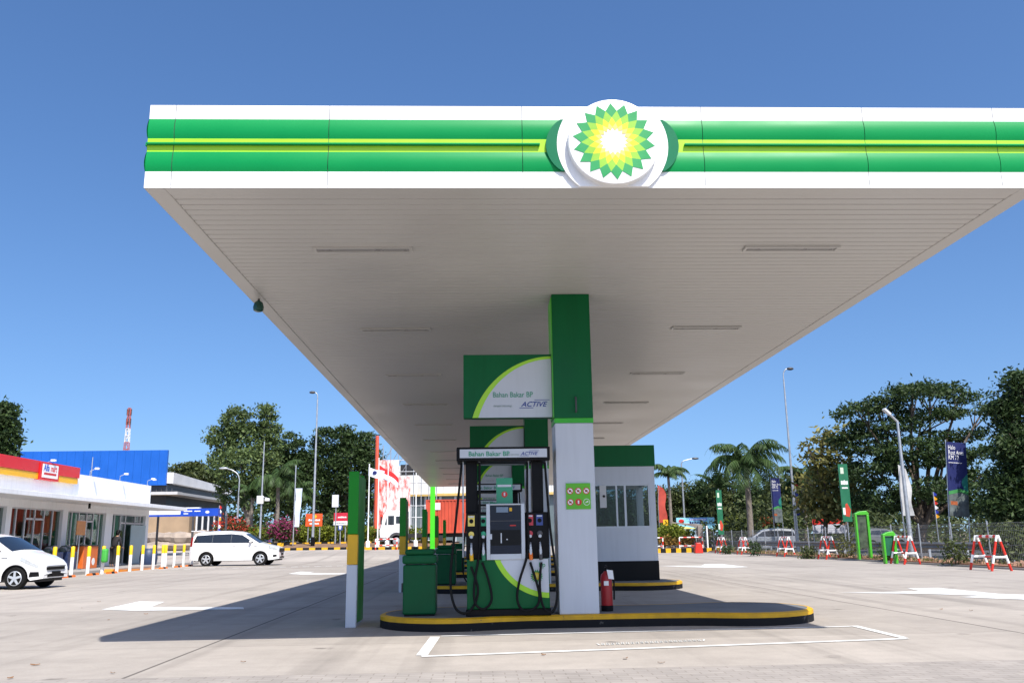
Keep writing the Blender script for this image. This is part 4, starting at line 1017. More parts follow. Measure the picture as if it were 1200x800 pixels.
while x < b.x: m.box(x, x+.05, YBk-.02, YBk-.002, zb2, zt2); x += 1.3
m.build('panel_joint', GREY, wb)
# big red and white banner on scaffold
YBn = 86
def bn_(px, py): p = P(px, py, YBn); return p.x, p.z
bx0, bz1 = bn_(443, 539); bx1, _ = bn_(467.5, 539); bx2, bz2 = bn_(481, 558); _, bz0 = bn_(440, 634); bxl, _ = bn_(438, 600)
bl = thing('scaffold_banner', 'tall red and white printed banner on a scaffold frame behind the lorry', 'billboard', (0, 0, 0))
def bannermat():
    m = bpy.data.materials.new('red_white_print'); m.use_nodes = True; n = m.node_tree.nodes; l = m.node_tree.links; b_ = n['Principled BSDF']
    tc = n.new('ShaderNodeTexCoord'); mp = n.new('ShaderNodeMapping'); mp.inputs['Scale'].default_value = (.9, 1, .35); l.new(tc.outputs['Object'], mp.inputs[0])
    no = n.new('ShaderNodeTexNoise'); no.inputs['Scale'].default_value = 1.1; no.inputs['Detail'].default_value = 9; no.inputs['Roughness'].default_value = .72; l.new(mp.outputs[0], no.inputs['Vector'])
    c = n.new('ShaderNodeValToRGB'); c.color_ramp.elements[0].position = .44; c.color_ramp.elements[0].color = (.62, .05, .03, 1); c.color_ramp.elements[1].position = .55; c.color_ramp.elements[1].color = (.78, .72, .70, 1)
    l.new(no.outputs[0], c.inputs[0]); l.new(c.outputs[0], b_.inputs['Base Color']); b_.inputs['Roughness'].default_value = .6; return m
BMt = bannermat()
MB().box(bx0, bx1, YBn, YBn+.06, bz2+.02, bz1).build('banner_sheet', BMt, bl); MB().box(bxl, bx2, YBn-.04, YBn+.02, bz0, bz2).build('banner_sheet', BMt, bl)
sc = MB()
for i in range(9):
    x = bxl+(bx2+2.5-bxl)*i/8; sc.tube([(x, YBn+.5, .5), (x, YBn+.5, bz1+(1.5 if i < 5 else .2))], .045, 5)
for j in range(8):
    z = bz0+(bz1-bz0)*j/7; sc.tube([(bxl, YBn+.45, z), (bx2+2.5, YBn+.45, z)], .04, 5)
for j in range(4): sc.tube([(bxl+.8*j, YBn+.55, bz1-1.5), (bxl+.8*j+1.6, YBn+.55, bz1+1.2)], .035, 5)
sc.build('scaffold', STEEL, bl); MB().tube([(bn_(441, 600)[0], YBn-.3, .5), (bn_(441, 600)[0], YBn-.3, bn_(441, 511)[1])], .17, 8).build('red_post', mat('post_red', (.62, .10, .05), .5), bl)
hh = P(475, 552, 92); MB().box(bx1+.1, bx2+1.4, YBn+.7, YBn+1.2, bz2+.2, bz2+1.2).build('dark_box', DARK, bl)
# tall bright green post at the back
g0 = P(507, 600, 62); t = thing('green_pole', 'tall bright lime green pole in the sun at the far end of the canopy', 'pole', (g0.x, 62, gz(g0.x, 62)))
MB().box(-.17, .17, -.1, .1, 0, 5.6).build('shaft', mat('bright_green', (.07, .65, .02), .35), t, bevel=.04); MB().box(-.25, .25, -.2, .2, -.02, .12).build('base', WHITE, t)

# ================================================================== KERBS, FLAGPOLES AND BEDS
def kerb_run(px0, px1, Y, z0, h, n):
    mb = MB(); a = P(px0, 640, Y).x; b = P(px1, 640, Y).x
    for i in range(n):
        x0 = a+(b-a)*i/n; x1 = a+(b-a)*(i+1)/n; mb.box(x0+.004, x1-.004, Y, Y+.3, z0-.4, z0+h, i % 2)
    return struct(mb.build('kerb', [YELC, BLACKP], bevel=.01))
GRK = .52
kerb_run(318, 428, 66.5, .52, .2, 15); kerb_run(428, 536, 65.2, .50, .2, 14); kerb_run(310, 530, 73, .95, .15, 30)
SOIL = mat('bed_soil', (.20, .12, .07), .95, .3, 1.5, bump=.6, bscale=8)
x0 = P(318, 640, 66.5).x; x1 = P(536, 640, 65.2).x
m = MB(); m.grid([[(x0, 66.8, .66), (x1, 66.8, .66)], [(x0, 73, .98), (x1, 73, .98)]]); m.grid([[(x0-4, 73.3, 1.0), (x1+6, 73.3, 1.0)], [(x0-4, 84, 1.0), (x1+6, 84, 1.0)]]); struct(m.build('bed', SOIL))
kerb_run(768, 846, 64, 0, .3, 13)
m = MB(); m.box(P(768, 640, 64).x, P(846, 640, 64).x+2, 64.3, 72, -.1, .27); struct(m.build('bed', SOIL))
for px, top, lb in ((431, 545, 'leftmost white flagpole, the one flying the white flag'), (442.3, 538, 'white flagpole flying the red and white flag'), (453.5, 542, 'white flagpole without a flag in front of the lorry cab'), (487, 540, 'white flagpole standing apart by the container')):
    Yp = 66; p = P(px, 640, Yp); zt2 = P(px, top, Yp).z
    t = thing('flagpole', lb, 'flagpole', (p.x, Yp, .6), 0, 'white flagpoles on the kerbed bed')
    MB().tube([(0, 0, 0), (0, 0, zt2-.6)], [.055, .035], 8).build('pole', WHITE, t, smooth=60); MB().lathe([(.16, 0), (.16, .5), (.1, .55)], n=12).build('base', WHITE, t, smooth=40); MB().ball((0, 0, zt2-.56), .06, 8).build('finial', WHITE, t, smooth=60)
def flag(name, label, px0, px1, pyT, pyB, drop, Y, mats, split=None):
    a = P(px0, pyT, Y); b = P(px1, pyT, Y); h = P(px0, pyT, Y).z-P(px0, pyB, Y).z; dz = P(px0, pyT, Y).z-P(px0, pyT+drop, Y).z
    mb = MB(); n = 14; w_ = b.x-a.x
    def pt(u, v): return (a.x+.06+w_*u, Y+.16*sin(u*9+v)*u, a.z-dz*u-h*v-.1*sin(u*7)*u)
    if split: mb.grid([[pt(i/n, v) for v in (0, .25, .5)] for i in range(n+1)], 0); mb.grid([[pt(i/n, v) for v in (.5, .75, 1)] for i in range(n+1)], 1)
    else: mb.grid([[pt(i/n, v) for v in (0, .33, .66, 1)] for i in range(n+1)], 0)
    return tag(mb.build(name, mats, smooth=60), label, 'flag')
FW = mat('flag_white', (.72, .76, .86), .7); FR = mat('flag_red', (.6, .02, .02), .7)
flag('flag', 'white flag with a small dark emblem streaming right', 431, 456, 547, 557, 8, 66.05, [FW])
flag('flag', 'red and white flag streaming from the second flagpole', 443, 466, 544, 556, 15, 66.1, [FR, FW], True)
fp = P(439, 553.5, 65.9); em = MB(); em.ball((0, 0, 0), (.16, .02, .14), 12); em.build('emblem', NAVY, bpy.data.objects['flag'], loc=(fp.x, 66.0, fp.z))
def lowbarrier(px0, px1, Y, z0, h, label, wide=None):
    a = P(px0, 640, Y); b = P(px1, 640, Y); L = b.x-a.x
    t = thing('tube_barrier', label, 'barrier', (a.x, Y, z0), 0, 'red and white tube barrier frames')
    m = MB()
    def band(p, q, n, r=.05, ph=0):
        p, q = Vector(p), Vector(q)
        for i in range(n): m.tube([p.lerp(q, i/n), p.lerp(q, (i+1)/n)], r, 8, (i+ph) % 2)
    band((0, 0, 0), (0, 0, h), 4); band((L, 0, 0), (L, 0, h), 4); band((0, 0, h), (L, 0, h), 6, .045, 1); band((0, 0, h*.42), (L, 0, h*.42), 6, .04, 1)
    m.build('frame', [mat('barrier_red', (.60, .03, .015), .45, .1), WHITE], t, smooth=50); return t
lowbarrier(440, 465, 64.9, .5, .75, 'low red and white tube barrier before the flagpoles')
gb = G(810, 646.5)
lowbarrier(796.5, 823.5, gb.y, 0, 1.05, 'red and white tube barrier frame standing alone by the barrier gate')
lowbarrier(756, 777, gb.y+.4, 0, 1.05, 'red and white tube barrier frame half hidden by the kiosk')
p = P(818, 638, 61); t = thing('water_barrier', 'stubby red plastic barrier behind the lone tube frame', 'barrier', (p.x, 61, 0)); MB().prism([(-.28, 0), (.28, 0), (.24, .4), (.14, .7), (-.14, .7), (-.24, .4)], 'y', -.25, .25).build('body', _M['barrier_red'], t, bevel=.04); MB().lathe([(.07, .7), (.07, .74)], n=12).build('cap', BLACK, t)

# ================================================================== A-FRAME BARRIERS (right edge)
def aframe(loc, label):
    t = thing('trestle_barrier', label, 'barrier', loc, 0, 'red and white A-frame trestle barriers along the kerb')
    RDm = _M['barrier_red']
    for yy in (-.58, .58):
        m = MB()
        for s in (-1, 1):
            a = Vector((s*.30, yy, 0)); b = Vector((s*.03, yy, 1.0))
            for i, (u, v, c) in enumerate(((0, .22, 0), (.22, .46, 1), (.46, .86, 0), (.86, 1.04, 1))): m.tube([a.lerp(b, u), a.lerp(b, v)], .038, 8, c)
        m.tube([(-.20, yy, .40), (.20, yy, .40)], .035, 8, 1); m.build('a_frame', [RDm, WHITE], t, smooth=50)
    m = MB()
    for i in range(6): m.tube([(0, -.56+1.12*i/6, 1.0), (0, -.56+1.12*(i+1)/6, 1.0)], .04, 8, i % 2)
    m.build('rail', [RDm, WHITE], t, smooth=50); m = MB()
    for i in range(3): m.tube([(0, -.56+1.12*i/3, .40), (0, -.56+1.12*(i+1)/3, .40)], .03, 8, 1-i % 2)
    m.build('brace', [RDm, WHITE], t, smooth=50); return t
af = None
for px, py, lb in ((1161, 668, 'nearest red and white trestle barrier, at the right edge'), (1061, 660.6, 'red and white trestle barrier in front of the small lime frame and grey lamp post'), (971, 655, 'red and white trestle barrier just left of the yellow green shrub'), (921, 651.8, 'red and white trestle barrier at the foot of the tall thin lamp post'), (872, 649.3, 'red and white trestle barrier before the silver car'), (846, 648, 'red and white trestle barrier under the far green banner')):
    p = G(px, py)
    if af is None: af = aframe((p.x, p.y, 0), lb)
    else: dup(af, (p.x, p.y, 0), R(random.uniform(-4, 4)), lb)

# ================================================================== FENCE AND RAIL
FXX = 17.3; fe = thing('wire_fence', 'long grey wire mesh fence with folded top along the forecourt edge', 'fence', (FXX, 0, .08))
yv = 18.0
while yv < 66:
    MB().tube([(0, yv, 0), (0, yv, 1.42)], .030, 8).build('post', STEEL, fe); m = MB(); y1 = yv+2.4
    k = yv+.08
    while k < y1: m.tube([(.02, k, .06), (.02, k, 1.24), (.09, k, 1.31), (.03, k, 1.36)], .003, 3, caps=False); k += .10
    for z in (.08, .35, .62, .89, 1.10, 1.24, 1.35): m.tube([(.025, yv, z), (.025, y1, z)], .0045, 4, caps=False)
    m.build('mesh_panel', mat('fence_wire', (.20, .21, .22), .5, .1, 4, metal=.5), fe, recalc=False); yv = y1
MB().tube([(0, yv, 0), (0, yv, 1.42)], .030, 8).build('post', STEEL, fe)
gr = thing('guard_rail', 'low grey crash barrier along the road behind the fence', 'guard rail', (19.2, 0, 0))
m = MB(); m.grid([[(x, -10, z), (x, 150, z)] for x, z in ((0, .45), (-.06, .52), (0, .6), (-.06, .68), (0, .75))]); m.build('beam', mat('rail_dark', (.16, .16, .16), .55, .2, 2, metal=.3), gr, recalc=False)
for i in range(30): MB().box(.02, .12, 14+i*3, 14.1+i*3, -.02, .72).build('post', STEEL, gr)

# ================================================================== LAMPS AND POSTS
def lamppost(label, px, Y, pyt, arm, z0=0, r=.08):
    p = P(px, 632, Y); zt2 = arm[0][1]
    t = thing('street_lamp', label, 'street lamp', (p.x, Y, z0)); H_ = P(px, pyt, Y).z-z0
    MB().tube([(0, 0, 0), (0, 0, H_*.35), (0, 0, H_)], [r*1.3, r, r*.6], 10).build('post', STEEL, t, smooth=50)
    MB().box(-.16, .16, -.16, .16, -.02, .06).build('base_plate', STEEL, t)
    return t, H_
t, H_ = lamppost('very tall thin street lamp with a small round head right of the canopy', 934, 60, 444, [(0, 0)], 0, .085)
MB().tube(smooth_path([(0, 0, H_), (.02, 0, H_+.4), (.18, 0, H_+.68), (.4, 0, H_+.74)], 5), .04, 8).build('arm', STEEL, t, smooth=50); MB().ball((.52, 0, H_+.74), (.26, .16, .11), 12).build('lamp_head', DGREY, t, smooth=60)
t, H_ = lamppost('pale street lamp with a straight slanting arm to the left', 1067, 37, 493, [(0, 0)], 0, .085)
q = P(1027, 479, 37); p = P(1067, 632, 37); ax = q.x-p.x+.32; az = q.z-H_
MB().tube([(0, 0, H_-.03), (ax*.55, 0, H_+az*.55)], .05, 8).build('arm', STEEL, t); hh_ = MB(); d = Vector((ax, 0, az)).normalized(); u = Vector((-d.z, 0, d.x)); c0 = Vector((ax*.55, 0, H_+az*.55)); c1 = Vector((ax, 0, H_+az))
hh_.face([c0-u*.04+Vector((0, -.1, 0)), c1-u*.04+Vector((0, -.1, 0)), c1-u*.04+Vector((0, .1, 0)), c0-u*.04+Vector((0, .1, 0))]); hh_.prism([(c0.x-.04*u.x, c0.z-.04*u.z), (c1.x-.04*u.x, c1.z-.04*u.z), (c1.x+.04*u.x, c1.z+.04*u.z), (c0.x+.05*u.x, c0.z+.05*u.z)], 'y', -.12, .12); hh_.build('lamp_head', mat('lamp_pale', (.6, .62, .64), .4), t)
t, H_ = lamppost('tall street lamp with dark head between the orange board and the trees', 366.5, 70, 468, [(0, 0)], .6, .09)
MB().tube(smooth_path([(0, 0, H_), (-.02, 0, H_+.35), (-.15, 0, H_+.55), (-.3, 0, H_+.58)], 5), .04, 8).build('arm', STEEL, t, smooth=50); MB().ball((-.42, 0, H_+.58), (.26, .16, .11), 12).build('lamp_head', DGREY, t, smooth=60); MB().lathe([(.16, 0), (.16, .9)], n=12).build('foot', BLACK, t)
t, H_ = lamppost('street lamp with curved arm reaching left over the red flowers', 277, 77, 562, [(0, 0)], .9, .09)
MB().tube(smooth_path([(0, 0, H_), (-.2, 0, H_+.5), (-.7, 0, H_+.85), (-1.1, 0, H_+.95)], 5), .05, 8).build('arm', STEEL, t, smooth=50); MB().ball((-1.4, 0, H_+1.0), (.42, .18, .10), 12).build('lamp_head', SILVER, t, smooth=60)
p = P(309, 632, 71); t = thing('camera_mast', 'slim white mast with a control box and cameras, by the tree trunks', 'mast', (p.x-.3, 71, .9)); H_ = P(307, 517, 71).z-.9
MB().tube([(0, 0, 0), (0, 0, H_)], [.09, .04], 8).build('post', STEEL, t, smooth=50); zb3 = P(309, 590, 71).z-.9; MB().box(-.35, .15, -.2, .1, zb3, zb3+.62).build('control_box', WHITE, t, bevel=.03); MB().box(.3, .65, -.3, .0, zb3+.2, zb3+.42).build('camera', WHITE, t, bevel=.03); MB().tube([(0, 0, zb3+.55), (.45, -.1, zb3+.45)], .03, 6).build('arm', STEEL, t)
p = P(796, 620, 92); t = thing('street_lamp', 'far street lamp over the low palm right of the kiosk', 'street lamp', (p.x+.6, 92, 0)); q = P(796, 543, 92); MB().tube([(0, 0, 0), (0, 0, q.z)], [.12, .07], 8).build('post', STEEL, t); MB().tube(smooth_path([(0, 0, q.z-.1), (.2, 0, q.z+.25), (1.2, 0, q.z+.5)], 4), .05, 6).build('arm', STEEL, t); MB().ball((1.5, 0, q.z+.52), (.4, .2, .12), 10).build('lamp_head', DGREY, t)

# ================================================================== BOARDS AND BANNERS
def strokes(par, x0, x1, y, z0, z1, m, n, seed=1):
    r_ = random.Random(seed); mb = MB(); x = x0
    while x < x1-.02:
        w_ = min(x1-x, (x1-x0)/n*(.6+.7*r_.random())); mb.box(x, x+w_*.8, y-.012, y-.002, z0, z0+(z1-z0)*(.75+.25*r_.random())); x += w_
    return mb.build('print', m, par)
def board(name, label, cat, px0, px1, py0, py1, Y, m, z0, legs=(.15, .85)):
    a, b = P(px0, py1, Y), P(px1, py0, Y); W_ = b.x-a.x; H_ = b.z-a.z
    t = thing(name, label, cat, (a.x, Y, z0)); bz = a.z-z0
    o = MB().box(0, W_, -.05, .05, bz, bz+H_).build('board', m, t, bevel=.01); l = MB()
    for k in legs: l.tube([(W_*k, .08, 0), (W_*k, .08, bz+H_*.9)], .045, 6)
    l.build('leg', STEEL, t); return t, o, W_, H_, bz
OR = mat('board_red_orange', (.75, .09, .015), .45, .08)
t, o, W_, H_, bz = board('name_board', 'square orange red board with white writing and a yellow disc', 'sign', 358, 378, 601.5, 616.5, 73.5, OR, .97)
MB().lathe([(H_*.14, -.06), (H_*.14, -.052)], (W_*.56, 0, bz+H_*.78), 16, axis='y').build('disc', YEL, o); strokes(o, W_*.18, W_*.88, -.05, bz+H_*.42, bz+H_*.58, WHITE, 7, 2); strokes(o, W_*.25, W_*.82, -.05, bz+H_*.15, bz+H_*.28, WHITE, 5, 3)
t, o, W_, H_, bz = board('name_board', 'crimson over white sign board beside the nearest marker post', 'sign', 391, 407.5, 600.5, 615, 73.5, mat('board_crimson', (.50, .015, .04), .45, .08), .97)
MB().box(.0, W_, -.06, -.051, bz, bz+H_*.32).build('white_strip', WHITE, o); strokes(o, W_*.3, W_*.93, -.05, bz+H_*.58, bz+H_*.72, WHITE, 6, 4); strokes(o, W_*.1, W_*.9, -.06, bz+H_*.1, bz+H_*.2, GREY, 6, 5)
t, o, W_, H_, bz = board('direction_sign', 'small pale sign box high on a post over the crimson board', 'sign', 389, 397, 579.5, 594, 71.5, mat('pale_board', (.6, .62, .66), .5), .97, (.6,))
t, o, W_, H_, bz = board('badge_sign', 'small white and blue badge sign low under the crimson board', 'sign', 396, 401.5, 615, 621, 71, mat('badge_blue', (.03, .07, .25), .5), .9, (.5,)); MB().prism([(W_*.2, bz+H_*.85), (W_*.8, bz+H_*.85), (W_*.65, bz+H_*.2), (W_*.35, bz+H_*.2)], 'y', -.06, -.052).build('badge', WHITE, o)
# tall banner left
a = P(343.5, 632, 70); t = thing('tall_banner', 'tall narrow white banner on a leaning pole by the pink bush', 'banner', (a.x, 70, .9)); zt2 = P(344, 572, 70).z-.9; zb3 = P(344, 617, 70).z-.9
MB().tube([(0, 0, 0), (.0, 0, zt2+1.8)], .045, 8).build('pole', STEEL, t); m = MB(); m.grid([[(.05+.04*sin(i), -.05*sin(i*.9), zb3+(zt2-zb3)*i/10), (.28+.02*i+.03*sin(i), .06*sin(i), zb3+(zt2-zb3)*i/10), (.40+.018*i, .05*sin(i*1.2), zb3+(zt2-zb3)*i/10)] for i in range(11)]); m.build('cloth', mat('banner_white', (.55, .62, .75), .7), t, smooth=60)
# blue billboard right
SKYB = mat('billboard_cyan', (.25, .58, .72), .4, .06, .3)
t, o, W_, H_, bz = board('billboard', 'wide light blue billboard with a red oval and dark lettering', 'billboard', 793, 837, 605.8, 619.5, 78, SKYB, 0, (.1, .5, .9))
MB().prism([(0, bz), (W_*.6, bz), (W_*.3, bz+H_*.16), (0, bz+H_*.30)], 'y', -.058, -.052).build('yellow_wave', mat('wave_yellow', (.70, .68, .22), .45), o); MB().ball((W_*.13, -.055, bz+H_*.70), (W_*.075, .02, H_*.17), 14).build('red_oval', RED, o)
MB().box(W_*.34, W_*.80, -.058, -.052, bz+H_*.72, bz+H_*.95).build('blue_strip', mat('strip_blue', (.15, .25, .65), .45), o); strokes(o, W_*.34, W_*.80, -.05, bz+H_*.46, bz+H_*.66, NAVY, 9, 6); strokes(o, W_*.36, W_*.78, -.058, bz+H_*.78, bz+H_*.86, WHITE, 9, 7)
MB().prism([(0, bz+H_*.55), (W_*.55, bz+H_*.40), (W_*.75, bz+H_*.25), (W_*.75, bz+H_*.32), (W_*.5, bz+H_*.46), (0, bz+H_*.60)], 'y', -.060, -.054).build('pale_wave', mat('wave_pale', (.6, .7, .75), .45), o)
# barrier gate
p = P(826, 640, 66); t = thing('barrier_gate', 'grey brown parking barrier gate with its arm reaching left', 'barrier gate', (p.x-.3, 66, .0)); zt2 = P(822, 615.5, 66).z
MB().box(-.2, .2, -.2, .2, 0, zt2).build('cabinet', mat('gate_grey', (.22, .19, .17), .6, .1), t, bevel=.03); MB().prism([(-.1, zt2-.18), (.15, zt2-.1), (.15, zt2+.1), (-1.0, zt2+.18), (-2.1, zt2+.30), (-2.1, zt2+.22), (-1, zt2+.06)], 'y', -.06, .06).build('arm', _M['gate_grey'], t)
p = P(829.5, 640, 64.5); t = thing('white_post', 'thin white post where the wire fence begins', 'post', (p.x, 64.5, 0)); MB().tube([(0, 0, 0), (0, 0, 1.75)], .06, 8).build('shaft', WHITE, t); MB().ball((0, 0, 1.78), .07, 8).build('knob', WHITE, t)
p = P(780, 612, 80); t = thing('arrow_sign', 'small yellow road sign with a black arrow beside the kiosk', 'sign', (p.x, 80, 0)); z1 = P(780, 608.5, 80).z; z0 = P(780, 615.5, 80).z; bo = MB().box(-.22, .22, -.02, .02, z0, z1).build('board', YEL, t); MB().prism([(-.1, z0+.1), (.0, z0+.1), (.12, (z0+z1)/2), (0, z1-.1), (-.1, z1-.1), (.02, (z0+z1)/2)], 'y', -.03, -.022).build('arrow', BLACK, bo); MB().tube([(0, .05, 0), (0, .05, z1)], .04, 6).build('post', STEEL, t)
def feather(label, px, pyT, pyB, Y, m, w_, z0=0, lean=.15, seed=0):
    p = P(px, pyB, Y); t = thing('feather_banner', label, 'banner', (p.x, Y, z0)); zt2 = P(px, pyT, Y).z-z0; zb3 = P(px, pyB, Y).z-z0
    MB().tube(smooth_path([(0, 0, 0), (0, 0, zt2*.7), (w_*.2, 0, zt2*.95), (w_*.6, 0, zt2)], 5), .03, 6).build('pole', STEEL, t, smooth=60)
    mb = MB(); rows = []
    for i in range(13):
        u = i/12; z = zb3+(zt2-zb3)*u; ww = w_*(1 if u < .75 else sqrt(max(0, 1-((u-.75)/.25)**2)))*(.85+.1*sin(u*11+seed))
        rows.append([(0+.02, -.04*sin(u*8), z), (ww*.5, .06*sin(u*9+1), z), (ww+.03, -.03*sin(u*7), z)])
    mb.grid(rows); mb.build('cloth', m, t, smooth=60)
feather('red feather banner behind the kiosk corner', 772.5, 568, 612, 82, mat('cloth_red', (.40, .05, .03), .7, .15), .8)
feather('crumpled white feather banner behind the pale street lamp', 1058, 544, 604, 44, mat('cloth_white', (.50, .50, .50), .7, .2, 2), .62, seed=2)
def pennant(label, px, pyT, pyB, Y, cols, z0=0):
    p = P(px, pyB, Y); t = thing('pennant_pole', label, 'pennants', (p.x, Y, z0)); zt2 = P(px, pyT, Y).z-z0; zb3 = P(px, pyB, Y).z-z0
    MB().tube([(0, 0, 0), (0, 0, zt2)], .025, 6).build('pole', STEEL, t); n = len(cols); h = (zt2-zb3)/n
    for i, c in enumerate(cols):
        z = zt2-h*i; g = MB(); g.grid([[(.03, 0, z), (.03, 0, z-h*1.02)], [(h*.35, .05, z-h*.1), (h*.35, .04, z-h*.95)], [(h*.75, -.03, z-h*.5), (h*.75, -.03, z-h*.78)]]); g.build('pennant', c, t)
PC = {'r': mat('pen_red', (.55, .03, .02), .7), 'w': mat('pen_white', (.75, .75, .75), .7), 'b': mat('pen_blue', (.02, .04, .35), .7), 'y': mat('pen_yellow', (.75, .38, .01), .7), 'o': mat('pen_orange', (.7, .14, .01), .7)}
pennant('string of coloured pennants on the pole at the end of the blue name board', 255, 592, 628, 61, [PC[c] for c in 'rwbyrwbo'], .3)
pennant('string of coloured pennants beside the very tall lamp', 933.5, 565, 604, 58, [PC[c] for c in 'rwbyowb'])
pennant('string of coloured pennants on a pole left of the nearer navy banner', 1097, 576, 607, 46, [PC[c] for c in 'byrwby'])
def navy_banner(label, px, Y, pyT, wpx, pyB):
    p = P(px, pyB, Y); t = thing('tall_banner', label, 'banner', (p.x, Y, .0), 0, 'navy welcome banners along the fence')
    zt2 = P(px, pyT, Y).z; zb3 = P(px, pyB, Y).z; W_ = wpx*Y/FPX; H_ = zt2-zb3
    NB = mat('banner_navy', (.008, .014, .10), .5, .06)
    o = MB().box(0, W_, -.02, .02, zb3, zt2).build('panel', NB, t)
    s = H_*.086
    for i, tx in enumerate(('Halo', 'Rest Area', 'KM 72')): txt(tx, s, o, (W_*.06, -.024, zt2-H_*.10-i*H_*.069), WHITE, bold=0, sx=.62)
    strokes(o, W_*.06, W_*.75, -.02, zt2-H_*.285, zt2-H_*.275, WHITE, 9, 9)
    sc2 = MB(); n = 12; sc2.prism([(W_, zt2-H_*.42), (W_*.72, zt2-H_*.50), (W_*.68, zt2-H_*.56), (W_*.80, zt2-H_*.63), (W_, zt2-H_*.66)], 'y', -.026, -.0215); sc2.build('teal_glow', mat('teal_print', (.01, .16, .13), .5, .3, 3), o)
    MB().prism([(0, zb3), (W_, zb3), (W_, zb3+H_*.30), (W_*.6, zb3+H_*.33), (0, zb3+H_*.29)], 'y', -.025, -.0212).build('scene_print', mat('scene_grey', (.10, .12, .12), .5, .5, 4), o)
    MB().prism([(0, zb3+H_*.285), (W_*.6, zb3+H_*.325), (W_, zb3+H_*.295), (W_, zb3+H_*.34), (W_*.6, zb3+H_*.375), (0, zb3+H_*.33)], 'y', -.029, -.026).build('green_arc', mat('arc_print', (.04, .22, .06), .5, .2), o)
    MB().box(W_*.08, W_*.42, -.029, -.026, zb3+H_*.15, zb3+H_*.20).build('orange_print', mat('orange_print', (.35, .09, .03), .5, .4, 8), o)
    l = MB()
    for x in (.0, W_): l.tube([(x, .05, 0), (x, .05, zt2+.1)], .025, 6)
    l.build('pole', STEEL, t)
    for k in t.children: pass
    return t, W_
t, W_ = navy_banner('tall navy banner reading Halo Rest Area KM 72', 1109, 40, 517, 23.5, 604); t.rotation_euler.y = R(4.5)
t2, _ = navy_banner('farther navy banner, partly seen left of the very tall lamp', 907, 62, 560, 10.5, 612)
def green_banner(label, px, Y, pyT, wpx, pyB, rot):
    p = P(px, pyB, Y); t = thing('tall_banner', label, 'banner', (p.x, Y, 0), 0, 'green banners along the fence')
    zt2 = P(px, pyT, Y).z; zb3 = P(px, pyB, Y).z; W_ = wpx*Y/FPX; H_ = zt2-zb3
    o = MB().box(0, W_, -.02, .02, zb3, zt2).build('panel', mat('banner_green', (.008, .13, .06), .5, .08), t)
    MB().box(W_*.2, W_*.55, -.025, -.0205, zt2-H_*.17, zt2-H_*.06).build('emblem_card', mat('card_pale', (.55, .62, .5), .5), o)
    strokes(o, W_*.15, W_*.9, -.02, zt2-H_*.36, zt2-H_*.28, WHITE, 5, 10); strokes(o, W_*.2, W_*.85, -.02, zt2-H_*.43, zt2-H_*.40, WHITE, 7, 11)
    MB().prism([(W_*.3, zb3+H_*.10), (W_*.75, zb3+H_*.08), (W_*.95, zb3+H_*.2), (W_*.6, zb3+H_*.32), (W_*.4, zb3+H_*.30)], 'y', -.026, -.021).build('red_print', mat('red_print', (.5, .05, .02), .5, .2), o)
    MB().box(W_*.1, W_*.35, -.027, -.0215, zb3+H_*.12, zb3+H_*.24).build('white_print', WHITE, o)
    MB().tube([(W_*.5, .04, 0), (W_*.5, .04, zt2+.1)], .03, 6).build('pole', STEEL, t)
    return t
green_banner('green banner with a red picture left of the tall lime frame', 988, 46, 543.5, 11, 611, 0)
green_banner('green banner farther off beside the big palm', 842, 60, 574, 6.5, 626, 0)
a = P(953, 625, 60); b = P(991, 608, 60)
t = thing('fence_banner', 'wide banner with red top and pale lower half behind the fence', 'banner', (a.x, 60, 0)); o = MB().box(0, b.x-a.x, -.02, .02, a.z, b.z).build('cloth', mat('cloth_pale', (.45, .46, .52), .6, .2, 2), t); hgt = b.z-a.z
MB().prism([(0, b.z-hgt*.38), (b.x-a.x, b.z-hgt*.30), (b.x-a.x, b.z+.03), (0, b.z+.03)], 'y', -.028, -.0215).build('red_strip', RED, o); MB().ball((b.x-a.x-.15, -.03, b.z-.2), (.2, .02, .2), 12).build('disc', mat('disc_tan', (.5, .3, .2), .5), o); l = MB(); l.tube([(.05, .05, 0), (.05, .05, b.z)], .03, 6); l.tube([(b.x-a.x-.05, .05, 0), (b.x-a.x-.05, .05, b.z)], .03, 6); l.build('post', STEEL, t)
# lime green frames
LG = mat('frame_lime', (.06, .38, .02), .35, .04)
def limeframe(px0, px1, pyT, pyB, label, panel):
    a, b = G(px0, pyB), G(px1, pyB); Y = b.y; W_ = P(px1, pyB, Y).x-P(px0, pyB, Y).x; H_ = P(px1, pyT, Y).z
    t = thing('sign_frame', label, 'sign', (P(px0, pyB, Y).x, Y, 0)); m = MB(); r_ = .16*W_/.7
    m.box(0, .085, -.10, .10, 0, H_-.18); m.box(W_-.11, W_, -.10, .10, 0, H_-.18); m.prism([(0, H_-.18), (W_, H_-.18), (W_, H_-.12), (W_-.08, H_), (.22, H_-.02), (0, H_-.12)], 'y', -.10, .10); m.build('frame', LG, t, bevel=.02)
    MB().box(.09, W_-.115, -.04, .04, .42*H_*.6, H_-.19).build('panel', panel, t); return t
limeframe(1006, 1022.5, 598, 656.5, 'tall lime green sign frame with a dark picture panel', mat('panel_dark', (.05, .07, .04), .4, .6, 6))
limeframe(1036.5, 1052, 622, 660, 'short lime green sign frame beside the trestle barrier', mat('panel_green', (.01, .10, .05), .4, .2))

